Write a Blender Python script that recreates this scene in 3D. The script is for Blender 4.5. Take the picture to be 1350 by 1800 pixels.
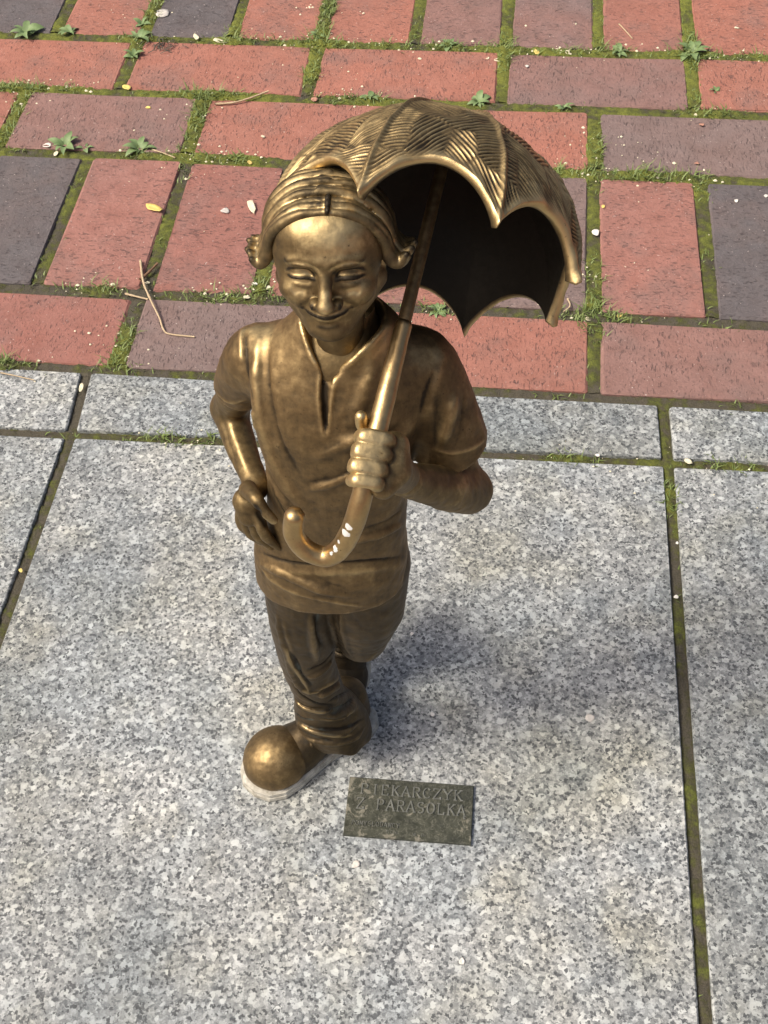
import bpy, math, random
import numpy as np
from mathutils import Vector, Matrix
from mathutils.bvhtree import BVHTree

random.seed(7)
rng = np.random.default_rng(7)
for o in list(bpy.data.objects):
    bpy.data.objects.remove(o)
scene = bpy.context.scene
COL = scene.collection

# ------------------------------------------------------------------ camera
CAM = np.array([0.10435, -0.36930, 0.80633])
CR = np.array([[0.99424570, 0.10334631, -0.02819631],
               [-0.06545062, 0.79441614, 0.60383708],
               [-0.08480394, 0.59851695, -0.79660891]])     # right, up, forward
FPX, PW, PH = 2080.0, 1350.0, 1800.0
cam = bpy.data.cameras.new('camera')
cam.sensor_fit = 'VERTICAL'
cam.sensor_height = 24.0
cam.lens = 24.0 * FPX / PH
cam.clip_start = 0.01
cam.clip_end = 500
cam_o = bpy.data.objects.new('camera', cam)
COL.objects.link(cam_o)
rm = Matrix((CR[0], CR[1], -CR[2])).transposed().to_4x4()
rm.translation = Vector(CAM)
cam_o.matrix_world = rm
scene.camera = cam_o

# ------------------------------------------------------------------ light
SUN_EL = math.radians(52)
SUN_DIR = np.array([-0.91, -0.42])            # towards the sun, on the ground
SUN_DIR = SUN_DIR / np.linalg.norm(SUN_DIR)
world = bpy.data.worlds.new('World')
scene.world = world
world.use_nodes = True
wn = world.node_tree
wn.nodes.clear()
wo = wn.nodes.new('ShaderNodeOutputWorld')
bg = wn.nodes.new('ShaderNodeBackground')
sky = wn.nodes.new('ShaderNodeTexSky')
sky.sky_type = 'NISHITA'
sky.sun_disc = False
sky.sun_elevation = SUN_EL
sky.sun_rotation = math.atan2(SUN_DIR[0], SUN_DIR[1])
sky.air_density = 0.75
sky.dust_density = 9.0
sky.ozone_density = 1.0
bg.inputs['Strength'].default_value = 0.14
wn.links.new(sky.outputs[0], bg.inputs[0])
wn.links.new(bg.outputs[0], wo.inputs[0])
sun = bpy.data.lights.new('sun', 'SUN')
sun.energy = 2.6
sun.angle = math.radians(15.0)                 # thin haze in front of the sun
sun.color = (1.0, 0.94, 0.83)
sun_o = bpy.data.objects.new('sun', sun)
COL.objects.link(sun_o)
sdir = Vector((SUN_DIR[0] * math.cos(SUN_EL), SUN_DIR[1] * math.cos(SUN_EL), math.sin(SUN_EL)))
sun_o.rotation_euler = sdir.to_track_quat('Z', 'Y').to_euler()
scene.view_settings.view_transform = 'Standard'
scene.view_settings.look = 'None'
scene.view_settings.gamma = 1
scene.view_settings.use_curve_mapping = False
scene.view_settings.exposure = 0.13

# ------------------------------------------------------------------ helpers
def tag(o, label=None, cat=None, group=None, kind=None):
    if label: o['label'] = label
    if cat: o['category'] = cat
    if group: o['group'] = group
    if kind: o['kind'] = kind
    return o

def link(o, parent=None):
    COL.objects.link(o)
    if parent is not None:
        o.parent = parent
    return o

def empty(name, loc=(0, 0, 0), parent=None):
    o = bpy.data.objects.new(name, None)
    o.empty_display_size = 0.02
    o.location = loc
    return link(o, parent)

def mesh_from(name, V, F, smooth=True):
    """V (n,3) array, F list of equal-length faces (array) or a list of lists."""
    me = bpy.data.meshes.new(name)
    if isinstance(F, np.ndarray):
        n, k = F.shape
        me.vertices.add(len(V)); me.vertices.foreach_set('co', np.asarray(V, np.float32).ravel())
        me.loops.add(n * k); me.loops.foreach_set('vertex_index', F.astype(np.int32).ravel())
        me.polygons.add(n); me.polygons.foreach_set('loop_start', np.arange(0, n * k, k, dtype=np.int32))
        me.update(calc_edges=True)
    else:
        me.from_pydata([tuple(v) for v in V], [], F)
        me.update()
    if smooth:
        me.polygons.foreach_set('use_smooth', np.ones(len(me.polygons), bool))
    return me

def ray(px, py):
    return CR.T @ np.array([(px - PW / 2) / FPX, -(py - PH / 2) / FPX, 1.0])

def spot(px, py, y):
    """the point seen at (px, py) of the photograph that lies at depth y"""
    d = ray(px, py)
    return CAM + d * ((y - CAM[1]) / d[1])

def ground(px, py, z=0.0):
    d = ray(px, py)
    return CAM + d * ((z - CAM[2]) / d[2])

def spline(P, n=8):
    P = np.asarray(P, float)
    if len(P) < 3:
        t = np.linspace(0, 1, n + 1)[:, None]
        return P[0] * (1 - t) + P[-1] * t
    Q = np.vstack([2 * P[0] - P[1], P, 2 * P[-1] - P[-2]])
    out = []
    for i in range(1, len(Q) - 2):
        p0, p1, p2, p3 = Q[i - 1:i + 3]
        for t in np.linspace(0, 1, n, endpoint=False):
            out.append(.5 * (2 * p1 + (p2 - p0) * t + (2 * p0 - 5 * p1 + 4 * p2 - p3) * t * t + (3 * p1 - p0 - 3 * p2 + p3) * t ** 3))
    out.append(P[-1])
    return np.array(out)

# ------------------------------------------------------------------ sculpting: distance fields to mesh
def smin(a, b, k):
    h = np.clip(.5 + .5 * (b - a) / k, 0, 1)
    return b + (a - b) * h - k * h * (1 - h)

class Field:
    def __init__(s, lo, hi, h):
        s.lo = np.array(lo, float); s.h = h
        s.n = np.ceil((np.array(hi) - s.lo) / h).astype(int) + 1
        s.D = np.full(s.n, 0.05, np.float32)
        s.ax = [(s.lo[i] + h * np.arange(s.n[i])).astype(np.float32) for i in range(3)]
    def box(s, lo, hi):
        a = np.clip(np.floor((np.asarray(lo) - s.lo) / s.h).astype(int), 0, s.n - 1)
        b = np.clip(np.ceil((np.asarray(hi) - s.lo) / s.h).astype(int) + 1, 1, s.n)
        sl = tuple(slice(i, max(j, i + 1)) for i, j in zip(a, b))
        g = (s.ax[0][sl[0]][:, None, None], s.ax[1][sl[1]][None, :, None], s.ax[2][sl[2]][None, None, :])
        return sl, g
    def put(s, fn, lo, hi, k=.003, op='add'):
        m = k + 3 * s.h
        sl, g = s.box(np.asarray(lo) - m, np.asarray(hi) + m)
        d = fn(*g).astype(np.float32)
        A = s.D[sl]
        if op == 'add': s.D[sl] = smin(A, d, k)
        else: s.D[sl] = -smin(-A, d, k)
    def ell(s, c, r, k=.003, op='add', R=None):
        c = np.asarray(c, float); r = np.asarray(r, float)
        def fn(x, y, z):
            x, y, z = x - c[0], y - c[1], z - c[2]
            if R is not None:
                x, y, z = (R[0, i] * x + R[1, i] * y + R[2, i] * z for i in range(3))
            k0 = np.sqrt((x / r[0]) ** 2 + (y / r[1]) ** 2 + (z / r[2]) ** 2)
            k1 = np.sqrt((x / r[0] ** 2) ** 2 + (y / r[1] ** 2) ** 2 + (z / r[2] ** 2) ** 2)
            return k0 * (k0 - 1) / np.maximum(k1, 1e-6)
        e = r if R is None else np.full(3, r.max())
        s.put(fn, c - e, c + e, k, op)
    def cap(s, a, b, ra, rb, k=.003, op='add'):
        a = np.asarray(a, float); b = np.asarray(b, float); ab = b - a; L2 = max(ab @ ab, 1e-12)
        def fn(x, y, z):
            px, py, pz = x - a[0], y - a[1], z - a[2]
            t = np.clip((px * ab[0] + py * ab[1] + pz * ab[2]) / L2, 0, 1)
            return np.sqrt((px - t * ab[0]) ** 2 + (py - t * ab[1]) ** 2 + (pz - t * ab[2]) ** 2) - (ra + t * (rb - ra))
        r = max(ra, rb)
        s.put(fn, np.minimum(a, b) - r, np.maximum(a, b) + r, k, op)
    def tube(s, P, R_, k=.003, n=5, op='add', kin=None):
        P = spline(P, n); R_ = np.interp(np.linspace(0, 1, len(P)), np.linspace(0, 1, len(R_)), R_)
        r = R_.max()
        def fn(x, y, z):
            d = None
            for a, b, ra, rb in zip(P[:-1], P[1:], R_[:-1], R_[1:]):
                ab = b - a; L2 = max(ab @ ab, 1e-12)
                px, py, pz = x - a[0], y - a[1], z - a[2]
                t = np.clip((px * ab[0] + py * ab[1] + pz * ab[2]) / L2, 0, 1)
                e = np.sqrt((px - t * ab[0]) ** 2 + (py - t * ab[1]) ** 2 + (pz - t * ab[2]) ** 2) - (ra + t * (rb - ra))
                d = e if d is None else np.minimum(d, e)
            return d if kin is None else kin(d, x, y, z)
        s.put(fn, P.min(0) - r, P.max(0) + r, k, op)
    def mesh(s, smooth=2):
        D = s.D; S = D < 0
        c = np.zeros(np.array(D.shape) - 1, np.int8)
        for i in (0, 1):
            for j in (0, 1):
                for k in (0, 1):
                    c += S[i:i + c.shape[0], j:j + c.shape[1], k:k + c.shape[2]]
        act = (c > 0) & (c < 8)
        idx = np.argwhere(act)
        ids = np.full(c.shape, -1, np.int32); ids[act] = np.arange(len(idx))
        cor = np.array([(i, j, k) for i in (0, 1) for j in (0, 1) for k in (0, 1)])
        val = np.stack([D[idx[:, 0] + a, idx[:, 1] + b, idx[:, 2] + g] for a, b, g in cor], 1)
        pos = np.zeros((len(idx), 3)); cnt = np.zeros(len(idx))
        for a in range(8):
            for b in range(a + 1, 8):
                if np.abs(cor[a] - cor[b]).sum() != 1: continue
                va, vb = val[:, a], val[:, b]
                m = (va < 0) != (vb < 0)
                t = np.where(m, va / np.where(m, va - vb, 1), 0)
                pos += np.where(m[:, None], cor[a] + t[:, None] * (cor[b] - cor[a]), 0); cnt += m
        V = s.lo + s.h * (idx + pos / cnt[:, None])
        F = []
        for ax in range(3):
            o1, o2 = [(1, 2), (2, 0), (0, 1)][ax]
            e = np.argwhere(S.take(range(S.shape[ax] - 1), ax) != S.take(range(1, S.shape[ax]), ax))
            e = e[(e[:, o1] > 0) & (e[:, o2] > 0) & (e[:, o1] < S.shape[o1] - 1) & (e[:, o2] < S.shape[o2] - 1)]
            q = []
            for d1, d2 in ((-1, -1), (0, -1), (0, 0), (-1, 0)):
                p = e.copy(); p[:, o1] += d1; p[:, o2] += d2
                q.append(ids[p[:, 0], p[:, 1], p[:, 2]])
            q = np.stack(q, 1)
            ins = S[e[:, 0], e[:, 1], e[:, 2]]
            q[~ins] = q[~ins][:, ::-1]
            F.append(q)
        return Clay(V, np.vstack(F), smooth)

def noise3(X, seed):
    I = np.floor(X).astype(np.int64); f = X - I; f = f * f * (3 - 2 * f)
    def hs(a, b_, c): return (np.sin(a * 127.1 + b_ * 311.7 + c * 74.7 + seed * 17.3) * 43758.5453) % 1.0
    out = 0
    for i in (0, 1):
        for j in (0, 1):
            for k in (0, 1):
                w = (f[:, 0] if i else 1 - f[:, 0]) * (f[:, 1] if j else 1 - f[:, 1]) * (f[:, 2] if k else 1 - f[:, 2])
                out = out + w * hs(I[:, 0] + i, I[:, 1] + j, I[:, 2] + k)
    return out * 2 - 1

class Clay:
    """a quad mesh that is finished with soft brush strokes"""
    crisp = False
    def __init__(s, V, F, smooth=2):
        s.V, s.F = V, F
        E = np.vstack([F[:, [0, 1]], F[:, [1, 2]], F[:, [2, 3]], F[:, [3, 0]]])
        s.E = np.vstack([E, E[:, ::-1]])
        s.deg = np.maximum(np.bincount(s.E[:, 0], minlength=len(V)), 1)
        s.W = np.zeros(len(V))
        for _ in range(smooth):
            s.V = s.V + .6 * (s.avg(s.V) - s.V)
            s.V = s.V - .45 * (s.avg(s.V) - s.V)
        s.update()
    def avg(s, A):
        if A.ndim == 1:
            return np.bincount(s.E[:, 0], A[s.E[:, 1]], len(s.V)) / s.deg
        return np.stack([np.bincount(s.E[:, 0], A[s.E[:, 1], i], len(s.V)) for i in range(A.shape[1])], 1) / s.deg[:, None]
    def update(s):
        a = s.V[s.F[:, 2]] - s.V[s.F[:, 0]]; b = s.V[s.F[:, 3]] - s.V[s.F[:, 1]]
        fn = np.cross(a, b)
        N = np.zeros_like(s.V)
        for i in range(4):
            for j in range(3):
                N[:, j] += np.bincount(s.F[:, i], fn[:, j], len(s.V))
        s.N = N / np.maximum(np.linalg.norm(N, axis=1), 1e-12)[:, None]
        s.bvh = None
        return s
    def hit(s, px, py):
        if s.bvh is None:
            s.bvh = BVHTree.FromPolygons(s.V.tolist(), s.F.tolist())
        d = ray(px, py)
        loc, *_ = s.bvh.ray_cast(Vector(CAM), Vector(d).normalized())
        return None if loc is None else np.array(loc)
    def stroke(s, pts, A, w, taper=True, n=6, wear=0.0, three_d=False, flat=False, sharp=None):
        """pts: photo pixels of a line on the surface (or 3-D points)"""
        if not three_d:
            pts = spline(np.array(pts, float), n)
            P = [s.hit(*p) for p in pts]
            P = np.array([p for p in P if p is not None])
        else:
            P = spline(pts, n)
        if len(P) < 2: return s
        keep = [0]
        for i in range(1, len(P)):
            if np.linalg.norm(P[i] - P[keep[-1]]) < .03: keep.append(i)
        P = P[keep]
        lo, hi = P.min(0) - 3 * w, P.max(0) + 3 * w
        m = np.where(((s.V > lo) & (s.V < hi)).all(1))[0]
        if not len(m) or len(P) < 2: return s
        X = s.V[m]; best = np.full(len(m), 1e9); par = np.zeros(len(m))
        for i in range(len(P) - 1):
            ab = P[i + 1] - P[i]; L2 = max(ab @ ab, 1e-12)
            t = np.clip((X - P[i]) @ ab / L2, 0, 1)
            d = np.linalg.norm(X - P[i] - t[:, None] * ab, axis=1)
            b = d < best
            best[b] = d[b]; par[b] = (i + t[b]) / (len(P) - 1)
        g = np.exp(-1.5 * best / w) if (sharp or (sharp is None and A < 0 and s.crisp)) else np.exp(-(best / w) ** (4 if flat else 2))
        if taper:
            g *= np.clip(np.minimum(par, 1 - par) * 5 + .12, 0, 1)
        s.V[m] += s.N[m] * (A * g)[:, None]
        s.W[m] += wear * g
        return s
    def dab(s, px, A, w, wear=0.0):
        p = s.hit(*px) if len(px) == 2 else np.asarray(px, float)
        if p is None: return s
        g = np.exp(-(np.linalg.norm(s.V - p, axis=1) / w) ** 2)
        s.V += s.N * (A * g)[:, None]; s.W += wear * g
        return s
    def cavity(s, it=3, scale=1.0, size=None):
        """edge wear: convex places rubbed bright, hollows left dark"""
        s.update()
        el = np.linalg.norm(s.V[s.E[:, 0]] - s.V[s.E[:, 1]], axis=1).mean()
        c = ((s.V - s.avg(s.V)) * s.N).sum(1) / el
        for _ in range(it):
            c = .4 * c + .6 * s.avg(c)
        s.W += np.clip(c * scale, -1, 1)
        return s
    def merge(s, o):
        s.F = np.vstack([s.F, o.F + len(s.V)]); s.E = np.vstack([s.E, o.E + len(s.V)])
        s.V = np.vstack([s.V, o.V]); s.W = np.concatenate([s.W, o.W]); s.deg = np.concatenate([s.deg, o.deg])
        return s.update()
    def obj(s, name, mat, parent):
        s.update()
        n = noise3(s.V * 150, 3) * .00030 + noise3(s.V * 330, 5) * .00016
        s.V = s.V + s.N * n[:, None]
        s.W = s.W + n / .0003 * .10
        me = mesh_from(name, s.V, s.F)
        at = me.attributes.new('wear', 'FLOAT', 'POINT')
        at.data.foreach_set('value', s.W.astype(np.float32))
        me.materials.append(mat)
        o = bpy.data.objects.new(name, me)
        return link(o, parent)

# ------------------------------------------------------------------ materials
class Mat:
    def __init__(s, name, rough=.6, metal=0.0):
        s.m = bpy.data.materials.new(name); s.m.use_nodes = True
        s.t = s.m.node_tree; s.b = s.t.nodes['Principled BSDF']
        s.b.inputs['Roughness'].default_value = rough; s.b.inputs['Metallic'].default_value = metal
    def n(s, typ, **kw):
        nd = s.t.nodes.new('ShaderNode' + typ)
        for k, v in kw.items():
            if k in nd.bl_rna.properties: setattr(nd, k, v)
            else: nd.inputs[k].default_value = v
        return nd
    def l(s, a, b): s.t.links.new(a, b); return s
    def coord(s, scale=(1, 1, 1), kind='Object', rot=(0, 0, 0), loc=None):
        if not hasattr(s, 'tc'): s.tc = s.n('TexCoord')
        mp = s.n('Mapping'); mp.inputs['Scale'].default_value = scale; mp.inputs['Rotation'].default_value = rot
        src = s.tc.outputs[kind]
        if kind == 'World':
            pass
        s.l(src, mp.inputs[0])
        return mp.outputs[0]
    def pos(s):
        return s.n('NewGeometry').outputs['Position']
    def noise(s, vec, scale, detail=4, rough=.55, out='Fac', dist=0.0):
        nd = s.n('TexNoise', Scale=scale, Detail=detail, Roughness=rough, Distortion=dist)
        s.l(vec, nd.inputs['Vector']); return nd.outputs[out]
    def ramp(s, fac, stops, interp='LINEAR'):
        nd = s.n('ValToRGB'); nd.color_ramp.interpolation = interp
        el = nd.color_ramp.elements
        while len(el) < len(stops): el.new(.5)
        for e, (p, c) in zip(el, stops):
            e.position = p; e.color = (*c, 1) if len(c) == 3 else c
        s.l(fac, nd.inputs[0]); return nd.outputs[0]
    def grey(s, fac, a, b, va=0.0, vb=1.0):
        nd = s.n('MapRange'); nd.inputs[1].default_value = a; nd.inputs[2].default_value = b
        nd.inputs[3].default_value = va; nd.inputs[4].default_value = vb
        s.l(fac, nd.inputs[0]); return nd.outputs[0]
    def mix(s, fac, a, b, blend='MIX'):
        nd = s.n('Mix', data_type='RGBA', blend_type=blend)
        for i, v in ((0, fac), (6, a), (7, b)):
            if hasattr(v, 'node'): s.l(v, nd.inputs[i])
            else: nd.inputs[i].default_value = v if i == 0 else ((*v, 1) if len(v) == 3 else v)
        return nd.outputs[2]
    def math(s, op, a, b=0.0, clamp=False):
        nd = s.n('Math', operation=op, use_clamp=clamp)
        for i, v in ((0, a), (1, b)):
            if hasattr(v, 'node'): s.l(v, nd.inputs[i])
            else: nd.inputs[i].default_value = v
        return nd.outputs[0]
    def attr(s, name, out='Fac'):
        return s.n('Attribute', attribute_name=name).outputs[out]
    def bump(s, h, dist, strength=1.0, prev=None):
        nd = s.n('Bump', Strength=strength, Distance=dist)
        s.l(h, nd.inputs['Height'])
        if prev is not None: s.l(prev, nd.inputs['Normal'])
        return nd.outputs[0]
    def out(s, color=None, rough=None, metal=None, normal=None):
        for nm, v in (('Base Color', color), ('Roughness', rough), ('Metallic', metal), ('Normal', normal)):
            if v is None: continue
            if hasattr(v, 'node'): s.l(v, s.b.inputs[nm])
            else: s.b.inputs[nm].default_value = (*v, 1) if nm == 'Base Color' else v
        return s.m

def bronze(name, dark, mid, gold, bias=0.0, gain=1.0, rough=(.60, .45), grime=.5, verdigris=0.0, pits=.00016, paint=False):
    m = Mat(name)
    p = m.pos()
    big = m.noise(p, 38, 4, .6)
    fine = m.noise(p, 330, 5, .65)
    scr = m.noise(p, 900, 2, .5)
    w = m.attr('wear')
    f = m.math('ADD', m.math('MULTIPLY', w, gain), bias)
    f = m.math('ADD', f, m.grey(big, .3, .7, -.12, .12))
    f = m.math('ADD', f, m.grey(fine, .3, .7, -.12, .12))
    mp = m.n('Mapping'); mp.inputs['Scale'].default_value = (260, 260, 26); m.l(p, mp.inputs[0])
    run = m.noise(mp.outputs[0], 1.0, 4, .6)                        # rain runs down the metal
    f = m.math('ADD', f, m.grey(run, .35, .7, .05, -.09))
    f = m.math('ADD', f, m.math('MULTIPLY', m.grey(m.noise(p, 150, 4, .7), .58, .70), -.10))
    col = m.ramp(f, [(0.0, dark), (.42, mid), (.95, gold)])
    # near-black tint in the hollows
    gr = m.math('MULTIPLY', m.grey(w, -.15, -.6), grime, True)
    col = m.mix(gr, col, (.018, .014, .010))
    if verdigris:
        v = m.math('MULTIPLY', m.math('MULTIPLY', m.grey(m.noise(p, 60, 4, .6), .5, .7), m.grey(w, .0, -.4)), verdigris, True)
        col = m.mix(v, col, (.16, .19, .17))  # greenish grey in hollows: patina, and a sheen painted into the folds
    sp = m.grey(m.noise(p, 520, 2, .5), .70, .76)
    col = m.mix(m.math('MULTIPLY', sp, .55), col, (.03, .022, .016))
    if paint:
        pm = m.math('GREATER_THAN', m.math('ADD', m.attr('paint'), m.grey(m.noise(p, 500, 3), .3, .7, -.12, .12)), .62)
        col = m.mix(pm, col, (.60, .60, .57))
    ro = m.math('ADD', m.grey(f, .2, .95, rough[0], rough[1]), m.grey(fine, .3, .7, -.05, .07))
    nb = m.bump(m.noise(p, 240, 4, .6), pits * 2, .5)
    nb = m.bump(scr, pits, .35, nb)
    me_ = m.grey(f, .0, .7, .72, 1.0)
    if paint: me_ = m.math('SUBTRACT', me_, pm, True)
    return m.out(col, ro, me_, nb)

M = {}
M['bronze'] = bronze('bronze_brown', (.052, .037, .019), (.205, .140, .066), (.54, .40, .195), .32, .95)
M['bronze_face'] = bronze('bronze_skin', (.048, .035, .018), (.20, .142, .066), (.62, .475, .24), .38, 1.1, (.56, .47))
M['bronze_hair'] = bronze('bronze_hair', (.044, .033, .018), (.23, .168, .082), (.64, .49, .25), .48, 1.4, (.56, .44))
M['bronze_legs'] = bronze('bronze_trousers', (.042, .031, .018), (.112, .080, .042), (.34, .25, .13), .25, 1.1, (.52, .36), .45, .7)
M['bronze_polished'] = bronze('bronze_polished', (.13, .088, .042), (.38, .265, .125), (.62, .45, .215), .62, .9, (.40, .27))
M['bronze_handle'] = bronze('bronze_handle', (.12, .080, .040), (.34, .235, .112), (.58, .42, .20), .55, .9, (.46, .34), paint=True)
M['bronze_canopy'] = bronze('bronze_canopy', (.060, .045, .026), (.24, .172, .082), (.62, .465, .23), .38, 1.1, (.60, .46), .8)
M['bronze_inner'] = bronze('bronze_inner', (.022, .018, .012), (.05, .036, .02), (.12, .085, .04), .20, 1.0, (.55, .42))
M['sole'] = None

def m_sole():
    m = Mat('sole_grey', .75)
    p = m.pos()
    c = m.ramp(m.noise(p, 160, 5, .6), [(.3, (.20, .18, .14)), (.5, (.40, .38, .32)), (.75, (.56, .54, .47))])
    return m.out(c, .8, None, m.bump(m.noise(p, 600, 3), .0003, .6))
M['sole'] = m_sole()

def m_granite():
    m = Mat('granite', .62)
    p = m.pos()
    oi = m.n('ObjectInfo').outputs['Random']
    off = m.n('CombineXYZ'); m.l(m.math('MULTIPLY', oi, 37.0), off.inputs[0]); m.l(m.math('MULTIPLY', oi, 11.0), off.inputs[1])
    add = m.n('VectorMath', operation='ADD'); m.l(p, add.inputs[0]); m.l(off.outputs[0], add.inputs[1])
    p = add.outputs[0]
    wob = m.n('TexNoise', Scale=620, Detail=3); m.l(p, wob.inputs['Vector'])
    sc = m.n('VectorMath', operation='SCALE'); m.l(wob.outputs['Color'], sc.inputs[0]); sc.inputs['Scale'].default_value = .0030
    ad = m.n('VectorMath', operation='ADD'); m.l(p, ad.inputs[0]); m.l(sc.outputs[0], ad.inputs[1])
    q = ad.outputs[0]
    def cells(scale, sh):
        a = m.n('VectorMath', operation='ADD'); m.l(q, a.inputs[0]); a.inputs[1].default_value = (sh, sh * .7, sh * .3)
        v = m.n('TexVoronoi', Scale=scale, feature='F1'); m.l(a.outputs[0], v.inputs['Vector'])
        s = m.n('SeparateColor'); m.l(v.outputs['Color'], s.inputs[0]); return s.outputs[0], s.outputs[1]
    a1, a2 = cells(370, 0.0)
    b1, b2 = cells(760, 3.1)
    c1, c2 = cells(540, 7.7)
    d1, d2 = cells(270, 12.9)
    clus = m.noise(p, 48, 3, .6)
    st = [(0, (.10, .105, .11)), (.16, (.15, .155, .158)), (.22, (.235, .238, .235)), (.46, (.27, .272, .268)), (.52, (.375, .372, .36)), (.76, (.42, .415, .40)), (.82, (.57, .56, .535)), (1, (.68, .67, .645))]
    base = m.ramp(m.math('ADD', a1, m.grey(clus, .3, .7, -.12, .12)), st)
    base = m.mix(.42, base, m.ramp(b1, st))
    wt = m.grey(m.math('ADD', d1, m.grey(clus, .3, .7, -.05, .05)), .86, .90)
    base = m.mix(m.math('MULTIPLY', wt, .72), base, m.mix(d2, (.60, .595, .57), (.80, .79, .75)))
    dk = m.grey(m.math('ADD', c1, m.grey(clus, .3, .7, .07, -.07)), .83, .87)
    base = m.mix(m.math('MULTIPLY', dk, .9), base, m.mix(c2, (.030, .033, .038), (.085, .09, .095)))
    # broad tone: cool and warm clouds, dull stains
    t1 = m.noise(p, 7.5, 4, .6); t2 = m.noise(p, 17, 4, .6)
    base = m.mix(m.grey(t1, .46, .60, 0, .8), base, (.74, .79, .84), 'MULTIPLY')
    base = m.mix(m.grey(t2, .50, .68, 0, .7), base, (1.0, .965, .86), 'MULTIPLY')
    base = m.mix(m.grey(m.noise(p, 12, 5, .65), .50, .72, 0, .5), base, (.80, .82, .85), 'MULTIPLY')
    base = m.mix(m.grey(m.noise(p, 4.2, 3, .55), .40, .62), base, (.76, .77, .77), 'MULTIPLY')
    base = m.mix(m.grey(m.noise(p, 5.5, 4, .6), .50, .66, 0, .8), base, (1.0, .955, .83), 'MULTIPLY')
    base = m.mix(1.0, base, m.mix(oi, (.785, .825, .835), (.91, .94, .945)), 'MULTIPLY')
    base = m.mix(.05, base, (.30, .30, .29))
    hgt = m.mix(.5, m.noise(p, 420, 4, .6, 'Color'), a1)
    nb = m.bump(hgt, .0006, .55)
    return m.out(base, m.grey(b1, 0, 1, .5, .78), None, nb)
M['granite'] = m_granite()

def m_brick():
    m = Mat('clinker_brick', .8)
    oi = m.n('ObjectInfo')
    o = m.n('TexCoord').outputs['Object']
    off = m.n('CombineXYZ'); m.l(m.math('MULTIPLY', oi.outputs['Random'], 51.0), off.inputs[2]); m.l(m.math('MULTIPLY', oi.outputs['Random'], 17.0), off.inputs[0])
    add = m.n('VectorMath', operation='ADD'); m.l(o, add.inputs[0]); m.l(off.outputs[0], add.inputs[1]); q = add.outputs[0]
    red = oi.outputs['Color']
    n1 = m.noise(q, 9, 4, .6); n2 = m.noise(q, 45, 5, .65); n3 = m.noise(q, 420, 4, .7); n4 = m.noise(q, 18, 3, .6)
    grey_ = m.math('MULTIPLY', m.grey(n1, .46, .68), oi.outputs['Alpha'], True)
    col = m.mix(grey_, red, (.175, .140, .138))
    col = m.mix(m.grey(n2, .36, .66, 0, .75), col, (.78, .74, .72), 'MULTIPLY')
    col = m.mix(m.grey(m.noise(q, 14, 5, .65), .50, .70, 0, .45), col, (.150, .115, .105))
    col = m.mix(m.grey(n4, .45, .7, 0, .5), col, (1.16, 1.02, .96), 'MULTIPLY')
    col = m.mix(m.grey(n3, .35, .65, 0, .42), col, (1.32, 1.28, 1.25), 'MULTIPLY')
    # short dark tears dragged across the brick, and the pits between them
    def dashes(sx, sy, rot, lo, hi):
        mp = m.n('Mapping'); mp.inputs['Scale'].default_value = (sx, sy, sx); mp.inputs['Rotation'].default_value = (0, 0, rot); m.l(q, mp.inputs[0])
        return m.grey(m.noise(mp.outputs[0], 1.0, 3, .55), lo, hi)
    d1 = dashes(400, 120, .12, .60, .68); d2 = dashes(640, 230, -.10, .60, .70)
    pn = m.math('MAXIMUM', d1, m.math('MULTIPLY', d2, .8))
    pn = m.math('MULTIPLY', pn, m.grey(m.noise(q, 28, 3, .6), .32, .55, .3, 1))
    col = m.mix(m.math('MULTIPLY', pn, .58), col, (.060, .042, .042))
    spk = m.grey(m.noise(q, 380, 2, .5), .715, .74)
    col = m.mix(m.math('MULTIPLY', spk, .6), col, (.60, .52, .47))
    h = m.math('SUBTRACT', m.noise(q, 230, 5, .65), m.math('MULTIPLY', pn, .9))
    nb = m.bump(h, .0012, .8)
    return m.out(col, m.grey(n2, .3, .7, .72, .9), None, nb)
M['brick'] = m_brick()

def m_soil():
    m = Mat('joint_soil', .95)
    p = m.pos()
    c = m.ramp(m.noise(p, 55, 5, .65), [(.3, (.05, .042, .028)), (.5, (.095, .082, .055)), (.72, (.17, .15, .11))])
    return m.out(c, .95, None, m.bump(m.noise(p, 500, 4, .7), .0012, .9))
M['soil'] = m_soil()

def m_moss():
    m = Mat('moss', .95)
    p = m.pos()
    k = m.math('ADD', m.attr('green'), m.grey(m.noise(p, 130, 4, .6), .3, .7, -.3, .3))
    c = m.ramp(k, [(.18, (.085, .074, .052)), (.38, (.075, .072, .028)), (.62, (.105, .118, .020)), (.95, (.17, .185, .028))])
    c = m.mix(m.grey(m.noise(p, 700, 3, .6), .45, .62, .0, .6), c, (.45, .45, .4), 'MULTIPLY')
    return m.out(c, .95, None, m.bump(m.noise(p, 900, 4, .7), .0012, 1.0))
M['moss'] = m_moss()

def m_leaf(name, a, b, rough=.55, sss=.0):
    m = Mat(name, rough)
    p = m.pos()
    c = m.mix(m.noise(p, 120, 3, .6), a, b)
    c = m.mix(m.grey(m.noise(p, 600, 2), .4, .6, 0, .3), c, (.7, .7, .6), 'MULTIPLY')
    m.b.inputs['Subsurface Weight'].default_value = 0.0
    return m.out(c, rough)
M['grass'] = m_leaf('grass_green', (.095, .155, .030), (.23, .28, .085))
M['weed'] = m_leaf('weed_leaf', (.120, .190, .065), (.22, .30, .13), .6)
M['petal'] = m_leaf('petal_cream', (.62, .55, .36), (.80, .75, .58), .6)
M['petal_yellow'] = m_leaf('petal_yellow', (.72, .50, .10), (.80, .64, .24), .5)
M['petal_white'] = m_leaf('petal_white', (.72, .68, .60), (.82, .79, .74), .6)
M['straw'] = m_leaf('straw', (.40, .29, .17), (.56, .44, .29), .7)
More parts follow.
